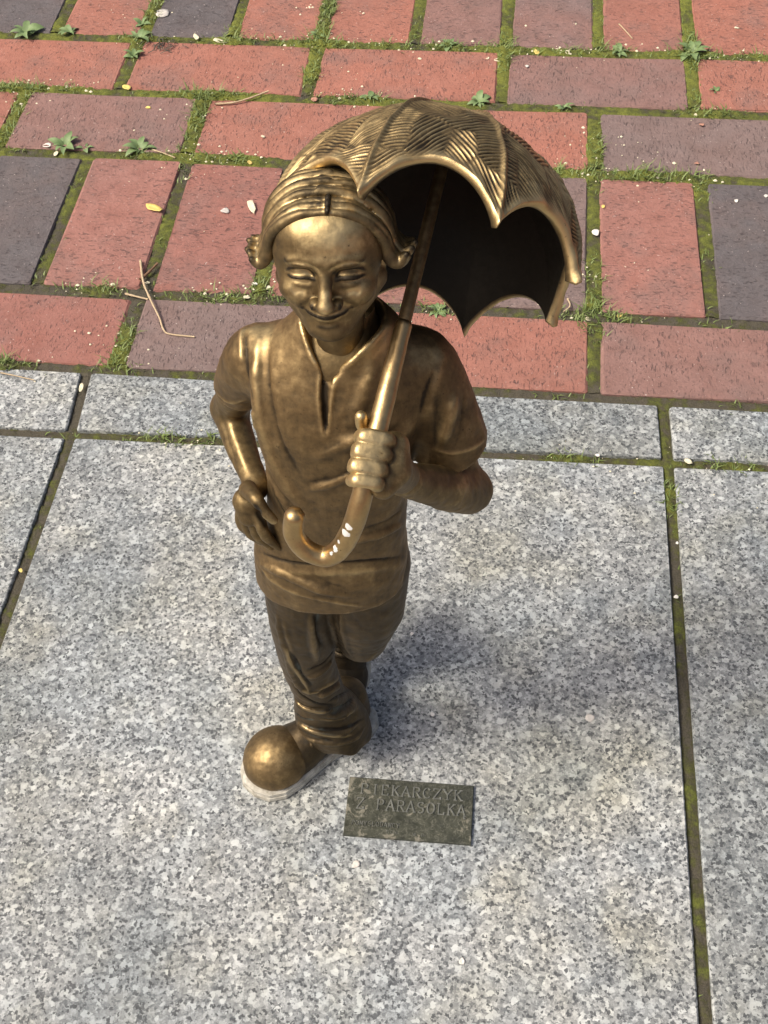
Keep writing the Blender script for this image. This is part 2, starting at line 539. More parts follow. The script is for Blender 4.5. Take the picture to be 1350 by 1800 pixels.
M['twig'] = m_leaf('twig_brown', (.16, .085, .045), (.25, .14, .08), .8)
M['gum'] = m_leaf('gum_grey', (.50, .46, .42), (.62, .58, .53), .7)
M['chip'] = m_leaf('brick_chip', (.36, .17, .12), (.55, .30, .22), .85)
M['lint'] = m_leaf('lint_dark', (.05, .045, .038), (.11, .10, .08), .95)
M['white_paint'] = m_leaf('paint_splash', (.70, .70, .68), (.82, .82, .80), .5)

def m_plaque():
    m = Mat('plaque_bronze', .5, .75)
    p = m.pos()
    w = m.noise(p, 75, 5, .65, dist=.6)
    c = m.ramp(m.noise(p, 260, 4, .6), [(.3, (.060, .064, .047)), (.7, (.110, .113, .086))])
    sx = m.n('SeparateXYZ'); m.l(p, sx.inputs[0])
    st = m.grey(m.math('ADD', w, m.grey(sx.outputs[0], .02, .06, .015, -.02)), .58, .62)
    c = m.mix(m.math('MULTIPLY', st, .6), c, (.22, .20, .15))
    fine = m.grey(m.noise(p, 190, 3, .5, dist=1.2), .50, .53); f2 = m.grey(m.noise(p, 190, 3, .5, dist=1.2), .53, .56, 1, 0)
    ln = m.math('MULTIPLY', m.math('MULTIPLY', fine, f2), .5)
    c = m.mix(ln, c, (.28, .27, .22))
    return m.out(c, m.grey(w, .4, .6, .42, .7), m.grey(st, 0, 1, .8, .1), m.bump(m.noise(p, 350, 4), .0003, .6))
M['plaque'] = m_plaque()
M['letters'] = (lambda m: m.out(m.mix(m.grey(m.noise(m.pos(), 200, 3), .3, .7), (.13, .135, .115), (.25, .255, .225)), .5, .5))(Mat('letter_bronze'))
# ------------------------------------------------------------------ pavement: the ground and its pieces
from mathutils import noise as mnoise

def far_ground():
    m = Mat('far_paving', .85)
    p = m.pos()
    b = m.n('TexBrick', Scale=1.0)
    b.inputs['Color1'].default_value = (.30, .10, .075, 1); b.inputs['Color2'].default_value = (.17, .10, .09, 1)
    b.inputs['Mortar'].default_value = (.09, .085, .035, 1)
    b.inputs['Mortar Size'].default_value = .007; b.inputs['Brick Width'].default_value = .226; b.inputs['Row Height'].default_value = .113
    m.l(p, b.inputs['Vector'])
    c = m.mix(m.grey(m.noise(p, 3, 4), .35, .65, 0, .5), b.outputs[0], (.75, .72, .7), 'MULTIPLY')
    return m.out(c, .85)
s = 120.0
g_me = mesh_from('ground', [(-s, -s, 0), (s, -s, 0), (s, s, 0), (-s, s, 0)], [[0, 1, 2, 3]], False)
g_me.materials.append(far_ground())
ground_o = link(bpy.data.objects.new('ground', g_me)); ground_o.location.z = -.014
tag(ground_o, 'weathered brick paving running on around the square', kind='structure')

bed = mesh_from('pavement', [(-1.2, -1.3, 0), (1.2, -1.3, 0), (1.2, 2.4, 0), (-1.2, 2.4, 0)], [[0, 1, 2, 3]], False)
bed.materials.append(M['soil'])
pavement = link(bpy.data.objects.new('pavement', bed)); pavement.location.z = -.009
tag(pavement, 'red brick and grey granite pavement with mossy joints', kind='structure')

def block_mesh(name, corners, depth, ch, cut, jit, mat, seed):
    """a paving piece: rounded corners, worn arris; corners anticlockwise"""
    r = random.Random(seed)
    C = [Vector((x, y, 0)) for x, y in corners]
    n = len(C); ring = []
    for i in range(n):
        a, c, b = C[i - 1], C[i], C[(i + 1) % n]
        k = cut * r.uniform(.6, 2.2)
        ring += [c + (a - c).normalized() * k, c + (b - c).normalized() * k]
        if (b - c).length > .15: ring.append(c.lerp(b, r.uniform(.3, .7)))
    cen = sum(C, Vector()) / n
    V, F = [], []
    for z, ins in ((-depth, 0.0), (-ch * .9, 0.0), (0.0, ch)):
        for p in ring:
            q = p + (cen - p).normalized() * ins * r.uniform(.75, 1.45)
            V.append((q.x + r.uniform(-jit, jit), q.y + r.uniform(-jit, jit), z + (r.uniform(-jit, jit) * .35 if z > -ch * 2 else 0)))
    m = len(ring)
    for k in (0, 1):
        for i in range(m):
            j = (i + 1) % m
            F.append([k * m + i, k * m + j, (k + 1) * m + j, (k + 1) * m + i])
    F.append([2 * m + i for i in range(m)])
    me = mesh_from(name, V, F, False)
    me.materials.append(mat)
    return me

BL, BW = .2115, .0985                          # nominal clinker size
brick_meshes = {}
for v in range(8):                              # soldiers are the same brick turned a quarter
    c = [(-BL / 2, -BW / 2), (BL / 2, -BW / 2), (BL / 2, BW / 2), (-BL / 2, BW / 2)]
    brick_meshes[v] = block_mesh('brick', c, .030, .0022, .0013, .0009, M['brick'], 100 + v)
REDS = [(.298, .132, .098), (.322, .138, .099), (.272, .122, .097), (.295, .138, .110), (.283, .129, .102)]
GREY = (.108, .096, .098); MAUVE = (.185, .134, .123); PLUM = (.235, .134, .114)
special = {}                                    # (row, x of centre) -> colour, patchiness
def bricks(row, kind, y0, y1, joints, gap=.0135):
    for a, b in zip(joints[:-1], joints[1:]):
        x = (a + b) / 2
        w, l = b - a - gap, y1 - y0
        o = bpy.data.objects.new('brick', brick_meshes[random.randrange(8)])
        link(o, pavement)
        o.location = (x + random.uniform(-.0008, .0008), (y0 + y1) / 2 + random.uniform(-.0012, .0012), .009 + random.uniform(-.0012, .0006))
        o.scale = (w / BL, l / BW, 1) if kind == 'stretcher' else (l / BL, w / BW, 1)
        o.rotation_euler = (random.uniform(-.006, .006), random.uniform(-.006, .006), random.uniform(-.004, .004) + (0 if kind == 'stretcher' else math.pi / 2))
        c, al = random.choice(REDS), random.choice([0, 0, .15, .25])
        if random.random() < .17: c, al = random.choice([GREY, MAUVE, PLUM]), .3
        for (r_, xs), (cs, als) in special.items():
            if r_ == row and abs(xs - x) < .06: c, al = cs, als
        o.color = (*c, al)

def rep(js, step, lo=-1.1, hi=1.1):
    js = list(js)
    while js[0] > lo: js.insert(0, js[0] - step)
    while js[-1] < hi: js.append(js[-1] + step)
    return js
R0 = REDS
special.update({(1, -.37): (R0[2], .1), (1, -.14): (MAUVE, .25), (1, .085): (R0[0], .1), (1, .31): (PLUM, .1),
    (2, -.42): (GREY, .0), (2, -.307): (R0[3], .25), (2, -.19): (R0[2], .1), (2, -.08): (R0[1], .1), (2, .143): (MAUVE, .9), (2, .255): (R0[3], .15), (2, .37): (GREY, .2), (2, .03): (R0[0], .1),
    (3, -.363): (PLUM, .35), (3, -.14): (R0[1], .1), (3, .085): (R0[1], .05), (3, .31): (MAUVE, .35), (3, -.58): (R0[0], 0),
    (4, -.473): (R0[1], .05), (4, -.248): (R0[1], .1), (4, -.02): (R0[1], .0), (4, .2): (PLUM, .45), (4, .425): (R0[1], .05),
    (5, -.527): (GREY, .4), (5, -.414): (R0[1], .1), (5, -.30): (GREY, .1), (5, -.19): (R0[0], .0), (5, -.077): (R0[1], .0), (5, .037): (PLUM, .25), (5, .148): (PLUM, .7), (5, .26): (R0[0], .1), (5, .37): (R0[1], 0), (5, -.133): (R0[1], 0)})
JR = {1: rep([-.480, -.254, -.028, .1975], .2265), 2: rep([-.474, -.3635, -.250, -.135, -.025, .088, .198, .3115], .1132),
      3: rep([-.470, -.255, -.028, .198], .2265), 4: rep([-.361, -.1355, .091, .3115], .2265),
      5: rep([-.4705, -.357, -.245, -.1355, -.0185, .0925, .204, .314], .1132)}
ROWS = [(1, 'stretcher', .3895, .4835), (2, 'soldier', .4975, .7045), (3, 'stretcher', .7195, .8255), (4, 'stretcher', .8385, .9395), (5, 'soldier', .9535, 1.160)]
y = 1.174; r = 6
while y < 2.2:
    for kind, d in (('stretcher', .1015), ('stretcher', .1015), ('soldier', .2085)):
        sh = 0 if r % 3 else .113
        JR[r] = rep([-.254 + sh, -.028 + sh], .2265) if kind == 'stretcher' else rep([-.25, -.137], .1132)
        ROWS.append((r, kind, y, y + d)); y += d + .0135; r += 1
for row, kind, y0, y1 in ROWS:
    bricks(row, kind, y0, y1, JR[row])

# granite slabs
def slab(corners, seed):
    cx = sum(c[0] for c in corners) / 4; cy = sum(c[1] for c in corners) / 4
    me = block_mesh('granite_slab', [(x - cx, y_ - cy) for x, y_ in corners], .04, .0014, .0009, .0004, M['granite'], seed)
    o = link(bpy.data.objects.new('granite_slab', me), pavement)
    o.location = (cx, cy, .009 + (0 if seed == 1 else random.uniform(-.0010, .0004)))
slab([(-.2775, -.470), (.2655, -.470), (.2570, .3065), (-.2700, .2975)], 1)
slab([(.2750, -.470), (.8200, -.470), (.8080, .3180), (.2665, .3070)], 2)
slab([(-.8300, -.470), (-.2875, -.470), (-.2800, .2970), (-.8200, .2880)], 3)
slab([(-.2710, .3070), (.2560, .3165), (.2545, .3775), (-.2755, .3785)], 4)
slab([(.2660, .3165), (.8080, .3270), (.8080, .3775), (.2645, .3775)], 5)
slab([(-.8200, .2980), (-.2810, .3065), (-.2855, .3785), (-.8200, .3800)], 6)
for i, (a, b) in enumerate(((-1.2, -.84), (-.83, -.2875), (-.2775, .2655), (.2755, .82), (.83, 1.2))):
    slab([(a, -1.28), (b, -1.28), (b, -.48), (a, -.48)], 10 + i)
slab([(.830, -.470), (1.2, -.470), (1.2, .320), (.818, .3180)], 20)
slab([(-1.2, -.470), (-.840, -.470), (-.830, .2870), (-1.2, .280)], 21)
slab([(.818, .3280), (1.2, .33), (1.2, .3775), (.818, .3775)], 22)
slab([(-1.2, .290), (-.830, .2970), (-.830, .380), (-1.2, .381)], 23)

# moss and dirt cushions in the joints
mV, mF, mG = [], [], []
blades = []                                     # grass grows out of the same joints
HOT = [(20, 155, .03, 1), (60, 155, .03, .8), (120, 152, .02, .6), (345, 200, .035, 1.3), (365, 165, .035, 1.3), (240, 70, .02, .8), (560, 70, .035, 1.2), (580, 15, .03, 1.2), (410, 70, .03, .9),
       (550, 130, .02, 1.0), (480, 72, .02, .6), (620, 172, .03, .9), (655, 165, .02, .8), (785, 80, .02, 1.0), (880, 92, .03, 1.1), (690, 78, .03, .6), (960, 95, .03, .7), (1130, 305, .03, 1.3), (1180, 310, .03, 1.1), (1210, 92, .035, 1.3),
       (1045, 265, .02, 1.1), (1040, 305, .02, .8), (1060, 250, .02, .5), (1045, 552, .03, 1.1), (1250, 192, .03, .8), (985, 300, .02, .9), (10, 230, .03, .8), (30, 190, .03, .6), (250, 262, .02, .7), (310, 265, .02, .6),
       (180, 505, .025, .8), (380, 520, .03, .6), (430, 520, .02, .8), (460, 510, .02, .9), (215, 625, .02, .9), (225, 590, .02, .8), (10, 635, .02, .9), (285, 770, .02, .7), (360, 772, .02, .7), (640, 795, .02, .3), (1005, 800, .02, .6),
       (1185, 870, .02, .5), (1270, 812, .025, .6), (1070, 85, .03, .8), (1330, 100, .03, .6), (360, 275, .02, .7), (415, 275, .02, .8), (1050, 480, .02, .5), (770, 545, .015, .5), (1010, 90, .02, .6), (300, 300, .02, .3), (265, 20, .03, .9)]
HOT = [(ground(a, b)[0], ground(a, b)[1], r_, k) for a, b, r_, k in HOT]
def hot(x, y_):
    return max([k * math.exp(-((x - a) ** 2 + (y_ - b) ** 2) / r_ ** 2) for a, b, r_, k in HOT] + [0])
def joint(p0, p1, w, green, top, grass=.35):
    p0, p1 = np.array(p0, float), np.array(p1, float)
    L = np.linalg.norm(p1 - p0); d = (p1 - p0) / L; nrm = np.array([-d[1], d[0]])
    n = max(int(L / .0022), 2); k = 8; base = len(mV)
    for i in range(n + 1):
        for j in range(k + 1):
            s_ = (j / k - .5) * 2
            x, y_ = p0 + d * (L * i / n) + nrm * s_ * w * .70
            a = mnoise.noise(Vector((x * 22, y_ * 22, 1.3))); b = mnoise.noise(Vector((x * 95, y_ * 95, 4.1))); c = mnoise.noise(Vector((x * 420, y_ * 420, 2.2))); e = mnoise.noise(Vector((x * 1100, y_ * 1100, 7.2)))
            gk = green - .04 + .46 * a + .22 * b + .06 * c + .25 * min(hot(x, y_), 1)
            lump = max(0, gk) * (1 - s_ ** 4) * .0026
            hh = min(hot(x, y_), 1); z = top - .0028 + lump + hh * (.0022 + .002 * b) + b * .0010 + c * .0010 + e * .0007 - .0007 * abs(s_)
            mV.append((x, y_, z)); mG.append(gk)
    for i in range(n):
        for j in range(k):
            q = base + i * (k + 1) + j
            mF.append([q, q + k + 1, q + k + 2, q + 1])
    m = int(L / .0011)
    for _ in range(m):
        t, s_ = random.random(), random.uniform(-.55, .55)
        x, y_ = p0 + d * L * t + nrm * s_ * w
        h = hot(x, y_); a = mnoise.noise(Vector((x * 16, y_ * 16, 9.7)))
        pr = grass * max(0, .12 + a * .8) + h * 1.7
        for _k in range(4):
            if random.random() < pr * .55:
                blades.append((x + random.gauss(0, .0022), y_ + random.gauss(0, .0022), top - .003, .0032 + .0085 * random.random() * (.45 + min(h, 1.2))))
top = 0.0
XA, XB = -.80, .66
def hj(y0, y1, w, green, grass): joint((XA, y0), (XB, y1), w, green, top, grass)
hj(.3850, .3830, .012, .30, .25)
hj(.4905, .4905, .015, .22, .25)
hj(.7120, .7120, .016, .62, .5)
hj(.8320, .8320, .015, .70, .5)
hj(.9465, .9465, .015, .66, .7)
hj(1.167, 1.167, .015, .6, .6)
for row, kind, y0, y1 in ROWS[:6]:
    for x in JR[row]:
        if XA < x < XB:
            gr = {1: .42, 2: .45, 3: .66, 4: .74, 5: .62, 6: .6}[row]
            joint((x, y0 + .002), (x, y1 - .002), .0150, gr + (.12 if x > .0 else -.04), top, .3 if row > 1 else .2)
joint((-.82, .2925), (-.275, .3022), .0105, .24, top - .0012, .15)
joint((-.275, .3022), (.261, .3117), .0105, .34, top - .0016, .2)
joint((.261, .3117), (.82, .3225), .0105, .40, top - .0016, .25)
joint((.2615, .3117), (.2600, .383), .0105, .32, top - .0016, .1)
joint((-.2755, .3022), (-.2800, .384), .0105, .18, top - .0016, .1)
joint((.2702, -.475), (.2618, .3117), .0100, .36, top - .0014, .04)
joint((-.2825, -.475), (-.2750, .3022), .0100, .26, top - .0012, .03)
me = mesh_from('moss', np.array(mV), np.array(mF))
at = me.attributes.new('green', 'FLOAT', 'POINT'); at.data.foreach_set('value', np.array(mG, np.float32))
me.materials.append(M['moss'])
moss = tag(link(bpy.data.objects.new('moss', me)), 'green and brown moss filling the paving joints', 'moss', kind='stuff')

bV, bF = [], []
for x, y_, z, h in blades:
    a = random.uniform(0, 2 * math.pi); lean = random.uniform(.25, 1.5) * h; w = random.uniform(.0004, .0008)
    dx, dy = math.cos(a), math.sin(a); b = len(bV)
    for t, ww in ((0, 1), (.55, .85)):
        ox, oy, oz = x + dx * lean * t * t, y_ + dy * lean * t * t, z + h * t * (1 - .25 * t)
        bV += [(ox - dy * w * ww, oy + dx * w * ww, oz), (ox + dy * w * ww, oy - dx * w * ww, oz)]
    bV.append((x + dx * lean, y_ + dy * lean, z + h * .75))
    bF += [[b, b + 1, b + 3], [b, b + 3, b + 2], [b + 2, b + 3, b + 4]]
me = mesh_from('grass', np.array(bV), np.array(bF))
me.materials.append(M['grass'])
grass_o = tag(link(bpy.data.objects.new('grass', me)), 'short green grass sprouting from the brick joints', 'grass', kind='stuff')

# ------------------------------------------------------------------ the bronze figure
statue = empty('statue', (0.0, 0.01, 0.0))
tag(statue, 'brown bronze figurine of a smiling boy baker holding an open umbrella', 'statue')
OFF = np.array([0.0, 0.01, 0.0])
def place(c, name, mat, parent=None, off=OFF):
    """hang finished clay on its thing (geometry is kept relative to the statue's base)"""
    c.V = c.V - (off if parent is None else 0)
    return c.obj(name, mat, parent or statue)

# --- head (local frame: x right, y back, z up, metres; front is -y)
HS = 1.07
yaw, pit = math.radians(4), math.radians(9)
hf = np.array([math.sin(yaw) * math.cos(pit), -math.cos(yaw) * math.cos(pit), math.sin(pit)])
hx = np.cross(hf, [0, 0, 1]); hx /= np.linalg.norm(hx); hu = np.cross(hx, hf)
HB = np.array([hx, -hf, hu])
HC = np.array([.0362, -.0080, .4975])
def to_world(V): return HC + np.asarray(V) * np.array([1.06, 1.0, 1.0]) * HS @ HB
mm = .001
def head_clay():
    f = Field((-.030, -.036, -.062), (.030, .034, .034), .00055)
    E_ = lambda c, r, k=3, op='add': f.ell(np.array(c) * mm, np.array(r) * mm, k * mm, op)
    E_((0, 3, 5), (19.0, 24.0, 19.5))
    E_((0, -7, -6), (16.8, 14, 18.5), 5)
    E_((0, -9.3, 11.2), (16.8, 11.5, 12.4), 6)                      # forehead
    E_((0, -18.0, -24.2), (4.6, 4.2, 3.8), 5)                     # chin
    for s in (-1, 1):
        f.cap((s * 13.0 * mm, .001, -.0125), (s * 3.8 * mm, -.0162, -.0236), 7.0 * mm, 4.4 * mm, 5 * mm)   # jaw
        E_((s * 10.4, -14.4, -8.4), (6.0, 5.6, 5.2), 5)         # smiling cheeks
        E_((s * 14.2, -9, 2), (3.8, 6, 7), 4)                     # temple bone
    E_((0, -18.6, 5.8), (13.0, 4.0, 2.2), 3)                      # brow
    for s in (-1, 1):
        E_((s * 7.6, -22.6, .9), (5.6, 4.2, 2.8), 2.0, 'sub')     # sockets
        E_((s * 7.8, -15.9, .2), (5.2, 4.4, 2.9), .6)             # lidded eyes
    f.cap((0, -19.4 * mm, 4.5 * mm), (0, -26.2 * mm, -8.9 * mm), 1.8 * mm, 2.6 * mm, 1.6 * mm)
    E_((0, -26.0, -9.2), (3.2, 2.6, 2.2), 1.2)
    for s in (-1, 1):
        E_((s * 3.8, -22.6, -10.0), (2.1, 2.7, 1.9), .9)         # wings of the nose
    E_((0, -17.0, -16.0), (8.8, 4.4, 4.6), 4)                     # mouth mound
    for a in np.linspace(-1, 1, 9):                               # lips, corners drawn up
        x = a * 7.2; r = 1.5 * (1 - .55 * abs(a) ** 1.5)
        E_((x, -20.9 + 3.0 * a * a, -14.7 + 1.1 * a * a), (1.5, r, r * .8), 1.0)
        E_((x * .86, -21.0 + 3.0 * a * a, -17.5 + 2.4 * a * a), (1.5, r * 1.15, r * .95), 1.0)
    for s in (-1, 1):
        E_((s * 18.8, 3, -3), (2.2, 4.2, 6), 2)                   # ears, mostly under the hair
    f.cap((0, 5 * mm, -12 * mm), (-1 * mm, 14 * mm, -52 * mm), 10.5 * mm, 9.5 * mm, 3 * mm)   # neck
    c = f.mesh(3)
    c.V = to_world(c.V); c.update()
    T = BVHTree.FromPolygons(c.V.tolist(), c.F.tolist())
    fwd = Vector(HB[1])
    def on(x, z):                                                 # onto the face from the front
        o = to_world(np.array([x, -60, z]) * mm)
        return np.array(T.ray_cast(Vector(o), fwd)[0])
    def L(pts, A, w, wear=0, **k):
        c.stroke([on(*p) for p in spline(np.array(pts, float), 5)], A * mm, w * mm, wear=wear, three_d=True, n=1, **k)
    for s in (-1, 1):
        m = lambda pts: [(s * x, z) for x, z in pts]
        L(m([(3.0, .0), (5.0, 2.6), (8.0, 3.6), (11.4, 2.6), (13.6, .2)]), -.60, .60, -.4)     # crease over the lid
        L(m([(3.6, -.4), (5.8, .7), (8.2, 1.0), (11.0, .5), (13.0, -.6)]), .35, .8, .30)      # lid
        L(m([(3.4, -1.2), (5.8, -.7), (8.2, -.5), (11.0, -.7), (13.4, -1.2)]), -1.1, .6, -.9)   # lash line
        L(m([(4.4, -2.2), (7.6, -2.7), (11.6, -2.1)]), .18, .8, .06)
        L(m([(4.2, -3.6), (7.6, -4.4), (12.0, -3.4)]), -.24, .9, -.15)
        L(m([(1.6, 2.6), (3.4, 4.8), (7.0, 6.4), (11.0, 5.8), (14.0, 3.0)]), .65, 1.0, .28)              # brow
        L(m([(4.6, -7.6), (7.0, -9.6), (9.4, -12.0), (10.2, -14.6)]), -.45, 1.2, -.15)
        L(m([(2.6, 3.4), (3.4, 1.0), (3.6, -2.0)]), -.50, 1.4, -.3)  # inner eye corner: shade under the brow painted dark
        L(m([(6.5, -6.4), (9.5, -6.0), (12.0, -7.4)]), .55, 1.8, .22)                        # smile fold
        L(m([(7.8, -12.8), (8.6, -13.3), (8.6, -14.4)]), -.4, .7, -.3)
        L(m([(2.0, -11.9), (3.0, -11.7)]), -.45, .5, -.5)                                     # nostril
        L(m([(4.5, -8.8), (4.9, -10.6), (4.2, -11.8)]), -.35, .5, -.3)
    L([(-8.3, -13.2), (-5.6, -15.2), (-2.6, -16.1), (0, -16.3), (2.6, -16.1), (5.6, -15.2), (8.3, -13.2)], -.80, .5, -.75)
    L([(-5.2, -16.6), (-2.6, -17.6), (0, -17.9), (2.6, -17.6), (5.2, -16.6)], .35, .8, .3)
    L([(-5.4, -14.0), (-2.6, -14.8), (0, -14.6), (2.6, -14.8), (5.4, -14.0)], .30, .7, .25)
    L([(-4.5, -20.2), (0, -21.0), (4.5, -20.2)], -.40, 1.2, -.2)
    L([(0, -12.4), (0, -13.8)], -.3, .6, -.2)
    for x, z, w, a in ((-6, 15, 9, .55), (4, 14, 9, .30), (0, -4, 2.4, .65), (0, -9.5, 2.8, .75), (-11, -7, 5.0, .35), (11, -7, 5.0, .25), (0, -24, 3, .1)):  # rubbed high points; the sunlit left of the face painted brighter too
        p = on(x, z); c.W += a * np.exp(-(np.linalg.norm(c.V - p, axis=1) / (w * mm)) ** 2)
    return c.cavity(3, 2.2)
head = head_clay()

# --- trunk, arms and hands under the clothes
A_SL = np.array([-.0058, .0080, .4150]); A_SR = np.array([.0725, .0060, .4165])
A_EL = np.array([-.0325, .0370, .3470]); A_ER = np.array([.0955, .0020, .3350])
A_WL = np.array([-.0120, -.0050, .3370]); A_WR = spot(708, 842, -.0400)
SH0 = spot(650, 812, -.0585)                                        # shaft inside the fist
CAN_C = np.array([.0704, .0090, .4722]); CAN_N = np.array([.132, .891, .435]); CAN_N /= np.linalg.norm(CAN_N)
CAN_R = .0671
SH1 = CAN_C + CAN_N * .052
SHD = (SH1 - SH0) / np.linalg.norm(SH1 - SH0)
def body_clay():
    f = Field((-.052, -.078, .270), (.122, .060, .456), .0009)
    f.cap((.020, .004, .285), (.036, .004, .40), .022, .024, .006)
    f.cap((.036, .004, .40), (.0405, .004, .455), .020, .0110, .006)
    f.ell((.0370, .000, .424), (.030, .0180, .022), .006)
    f.tube([A_SL, A_EL], [.0118, .0094], .004); f.tube([A_EL, (A_EL + A_WL) / 2 + [-.001, .0005, 0], A_WL], [.0093, .0082, .0060], .004)
    f.tube([A_SR, A_ER], [.0105, .0092], .004); f.tube([A_ER, A_ER * .55 + A_WR * .45 + [.002, .0, -.0015], A_WR], [.0122, .0110, .0078], .004)
    # left hand of the picture: resting on the hip, fingers in the pocket
    h0 = A_WL; h1 = spot(434, 880, -.0150)
    f.cap(h0, h1, .0060, .0066, .003); f.cap(h1, spot(438, 905, -.0190), .0066, .0058, .003)
    for i, (px, py, ex, ey) in enumerate(((455, 912, 490, 962), (444, 916, 476, 960), (433, 915, 462, 953), (424, 906, 447, 940))):
        a = spot(px, py, -.0212 + i * .0024); b = spot(ex, ey, -.0228 + i * .0030)
        m_ = (a + b) / 2 + np.array([-.0016, -.0016, .0004])
        f.tube([h1, a, m_, b], [.0046, .0033, .0030, .0022], .0006)
    th = [spot(436, 860, -.0150), spot(450, 876, -.0250), spot(463, 896, -.0278), spot(481, 914, -.0290)]
    f.tube(th, [.0046, .0036, .0030, .0022], .0010)
    c = f.mesh(2)
    return c
body = body_clay()
# dimple of the thumb web, wrist tendons
body.stroke([(446, 884), (456, 904), (470, 926), (482, 940)], -.0012, .0018, wear=-.6)
body.stroke([(402, 735), (420, 790), (436, 832)], .0006, .0016, wear=.12)
body.stroke([(388, 715), (400, 770), (418, 825)], -.0005, .0018, wear=-.05)
body.stroke([(745, 835), (785, 845), (820, 835)], -.0005, .003, wear=-.05)
body.cavity(4, 1.6)

def fist_clay():
    """four fingers closed round the shaft, thumb crossing behind and showing above"""
    f = Field(SH0 - [.022, .020, .026], SH0 + [.026, .022, .026], .0005)
    ux = np.cross(SHD, [0, -1, 0]); ux /= np.linalg.norm(ux)
    if ux[0] < 0: ux = -ux                                         # towards the back of the hand
    uy = np.cross(ux, SHD);
    if uy[1] > 0: uy = -uy                                         # towards the viewer of the statue
    P = lambda a, b, t: SH0 + ux * a + uy * b + SHD * t
    f.cap(P(.0085, -.0005, .0090), P(.0080, -.0005, -.0085), .0064, .0056, .003)
    f.cap(P(.0105, -.003, 0), A_WR, .0086, .0086, .004)
    ts = [.0095, .0034, -.0030, -.0090]; rr = [.0033, .0035, .0033, .0029]; ln = [0, .0010, .0005, -.0012]
    for t, r_, l_ in zip(ts, rr, ln):
        k = r_ * .25
        f.tube([P(.0062, .0020, t * .95), P(.0040, .0068, t + .0002), P(.0012, .0090, t), P(-.0030, .0088, t - .0004), P(-.0060 - l_, .0064, t - .0008),
                P(-.0070 - l_, .0012, t - .0006), P(-.0040, -.0046, t)], [r_, r_ * 1.04, r_ * 1.0, r_ * .98, r_ * 1.0, r_ * .92, r_ * .8], .0008, 4)
        f.ell(P(.0036, .0066, t), np.full(3, r_ * 1.02), .0012)     # knuckle
    def flat(dirv, lim):
        return lambda x, y, z: lim - ((x - SH0[0]) * dirv[0] + (y - SH0[1]) * dirv[1] + (z - SH0[2]) * dirv[2])
    f.put(flat(uy, .0104), SH0 - .03, SH0 + .03, .0016, 'sub')
    f.put(flat(-ux, .0092), SH0 - .03, SH0 + .03, .0016, 'sub')
    f.tube([P(.008, -.004, .0085), P(.001, -.0075, .0125), P(-.0055, -.0045, .0148), P(-.0085, .0012, .0172)], [.0046, .0038, .0032, .0025], .0014)
    c = f.mesh(2)
    for t, r_, l_ in zip(ts, rr, ln):                              # creases at the finger joints
        c.stroke([P(-.0048 - l_, .0112, t + .0028), P(-.0048 - l_, .0116, t - .0030)], -.00035, .0008, three_d=True, wear=-.25)
        c.stroke([P(.0000, .0124, t + .0026), P(.0000, .0128, t - .0028)], -.0003, .0008, three_d=True, wear=-.2)
    a_ = (c.V - SH0) @ ux
    c.W += .50 * np.clip((.0060 - a_) / .005, 0, 1)
    return c.cavity(3, 1.8)
fist = fist_clay()
body.W -= .06
p_ = np.linalg.norm(body.V - SH0, axis=1)
body.W += .25 * np.exp(-(p_ / .02) ** 2)
body.merge(head); body.merge(fist)
place(body, 'body', M['bronze_face'])

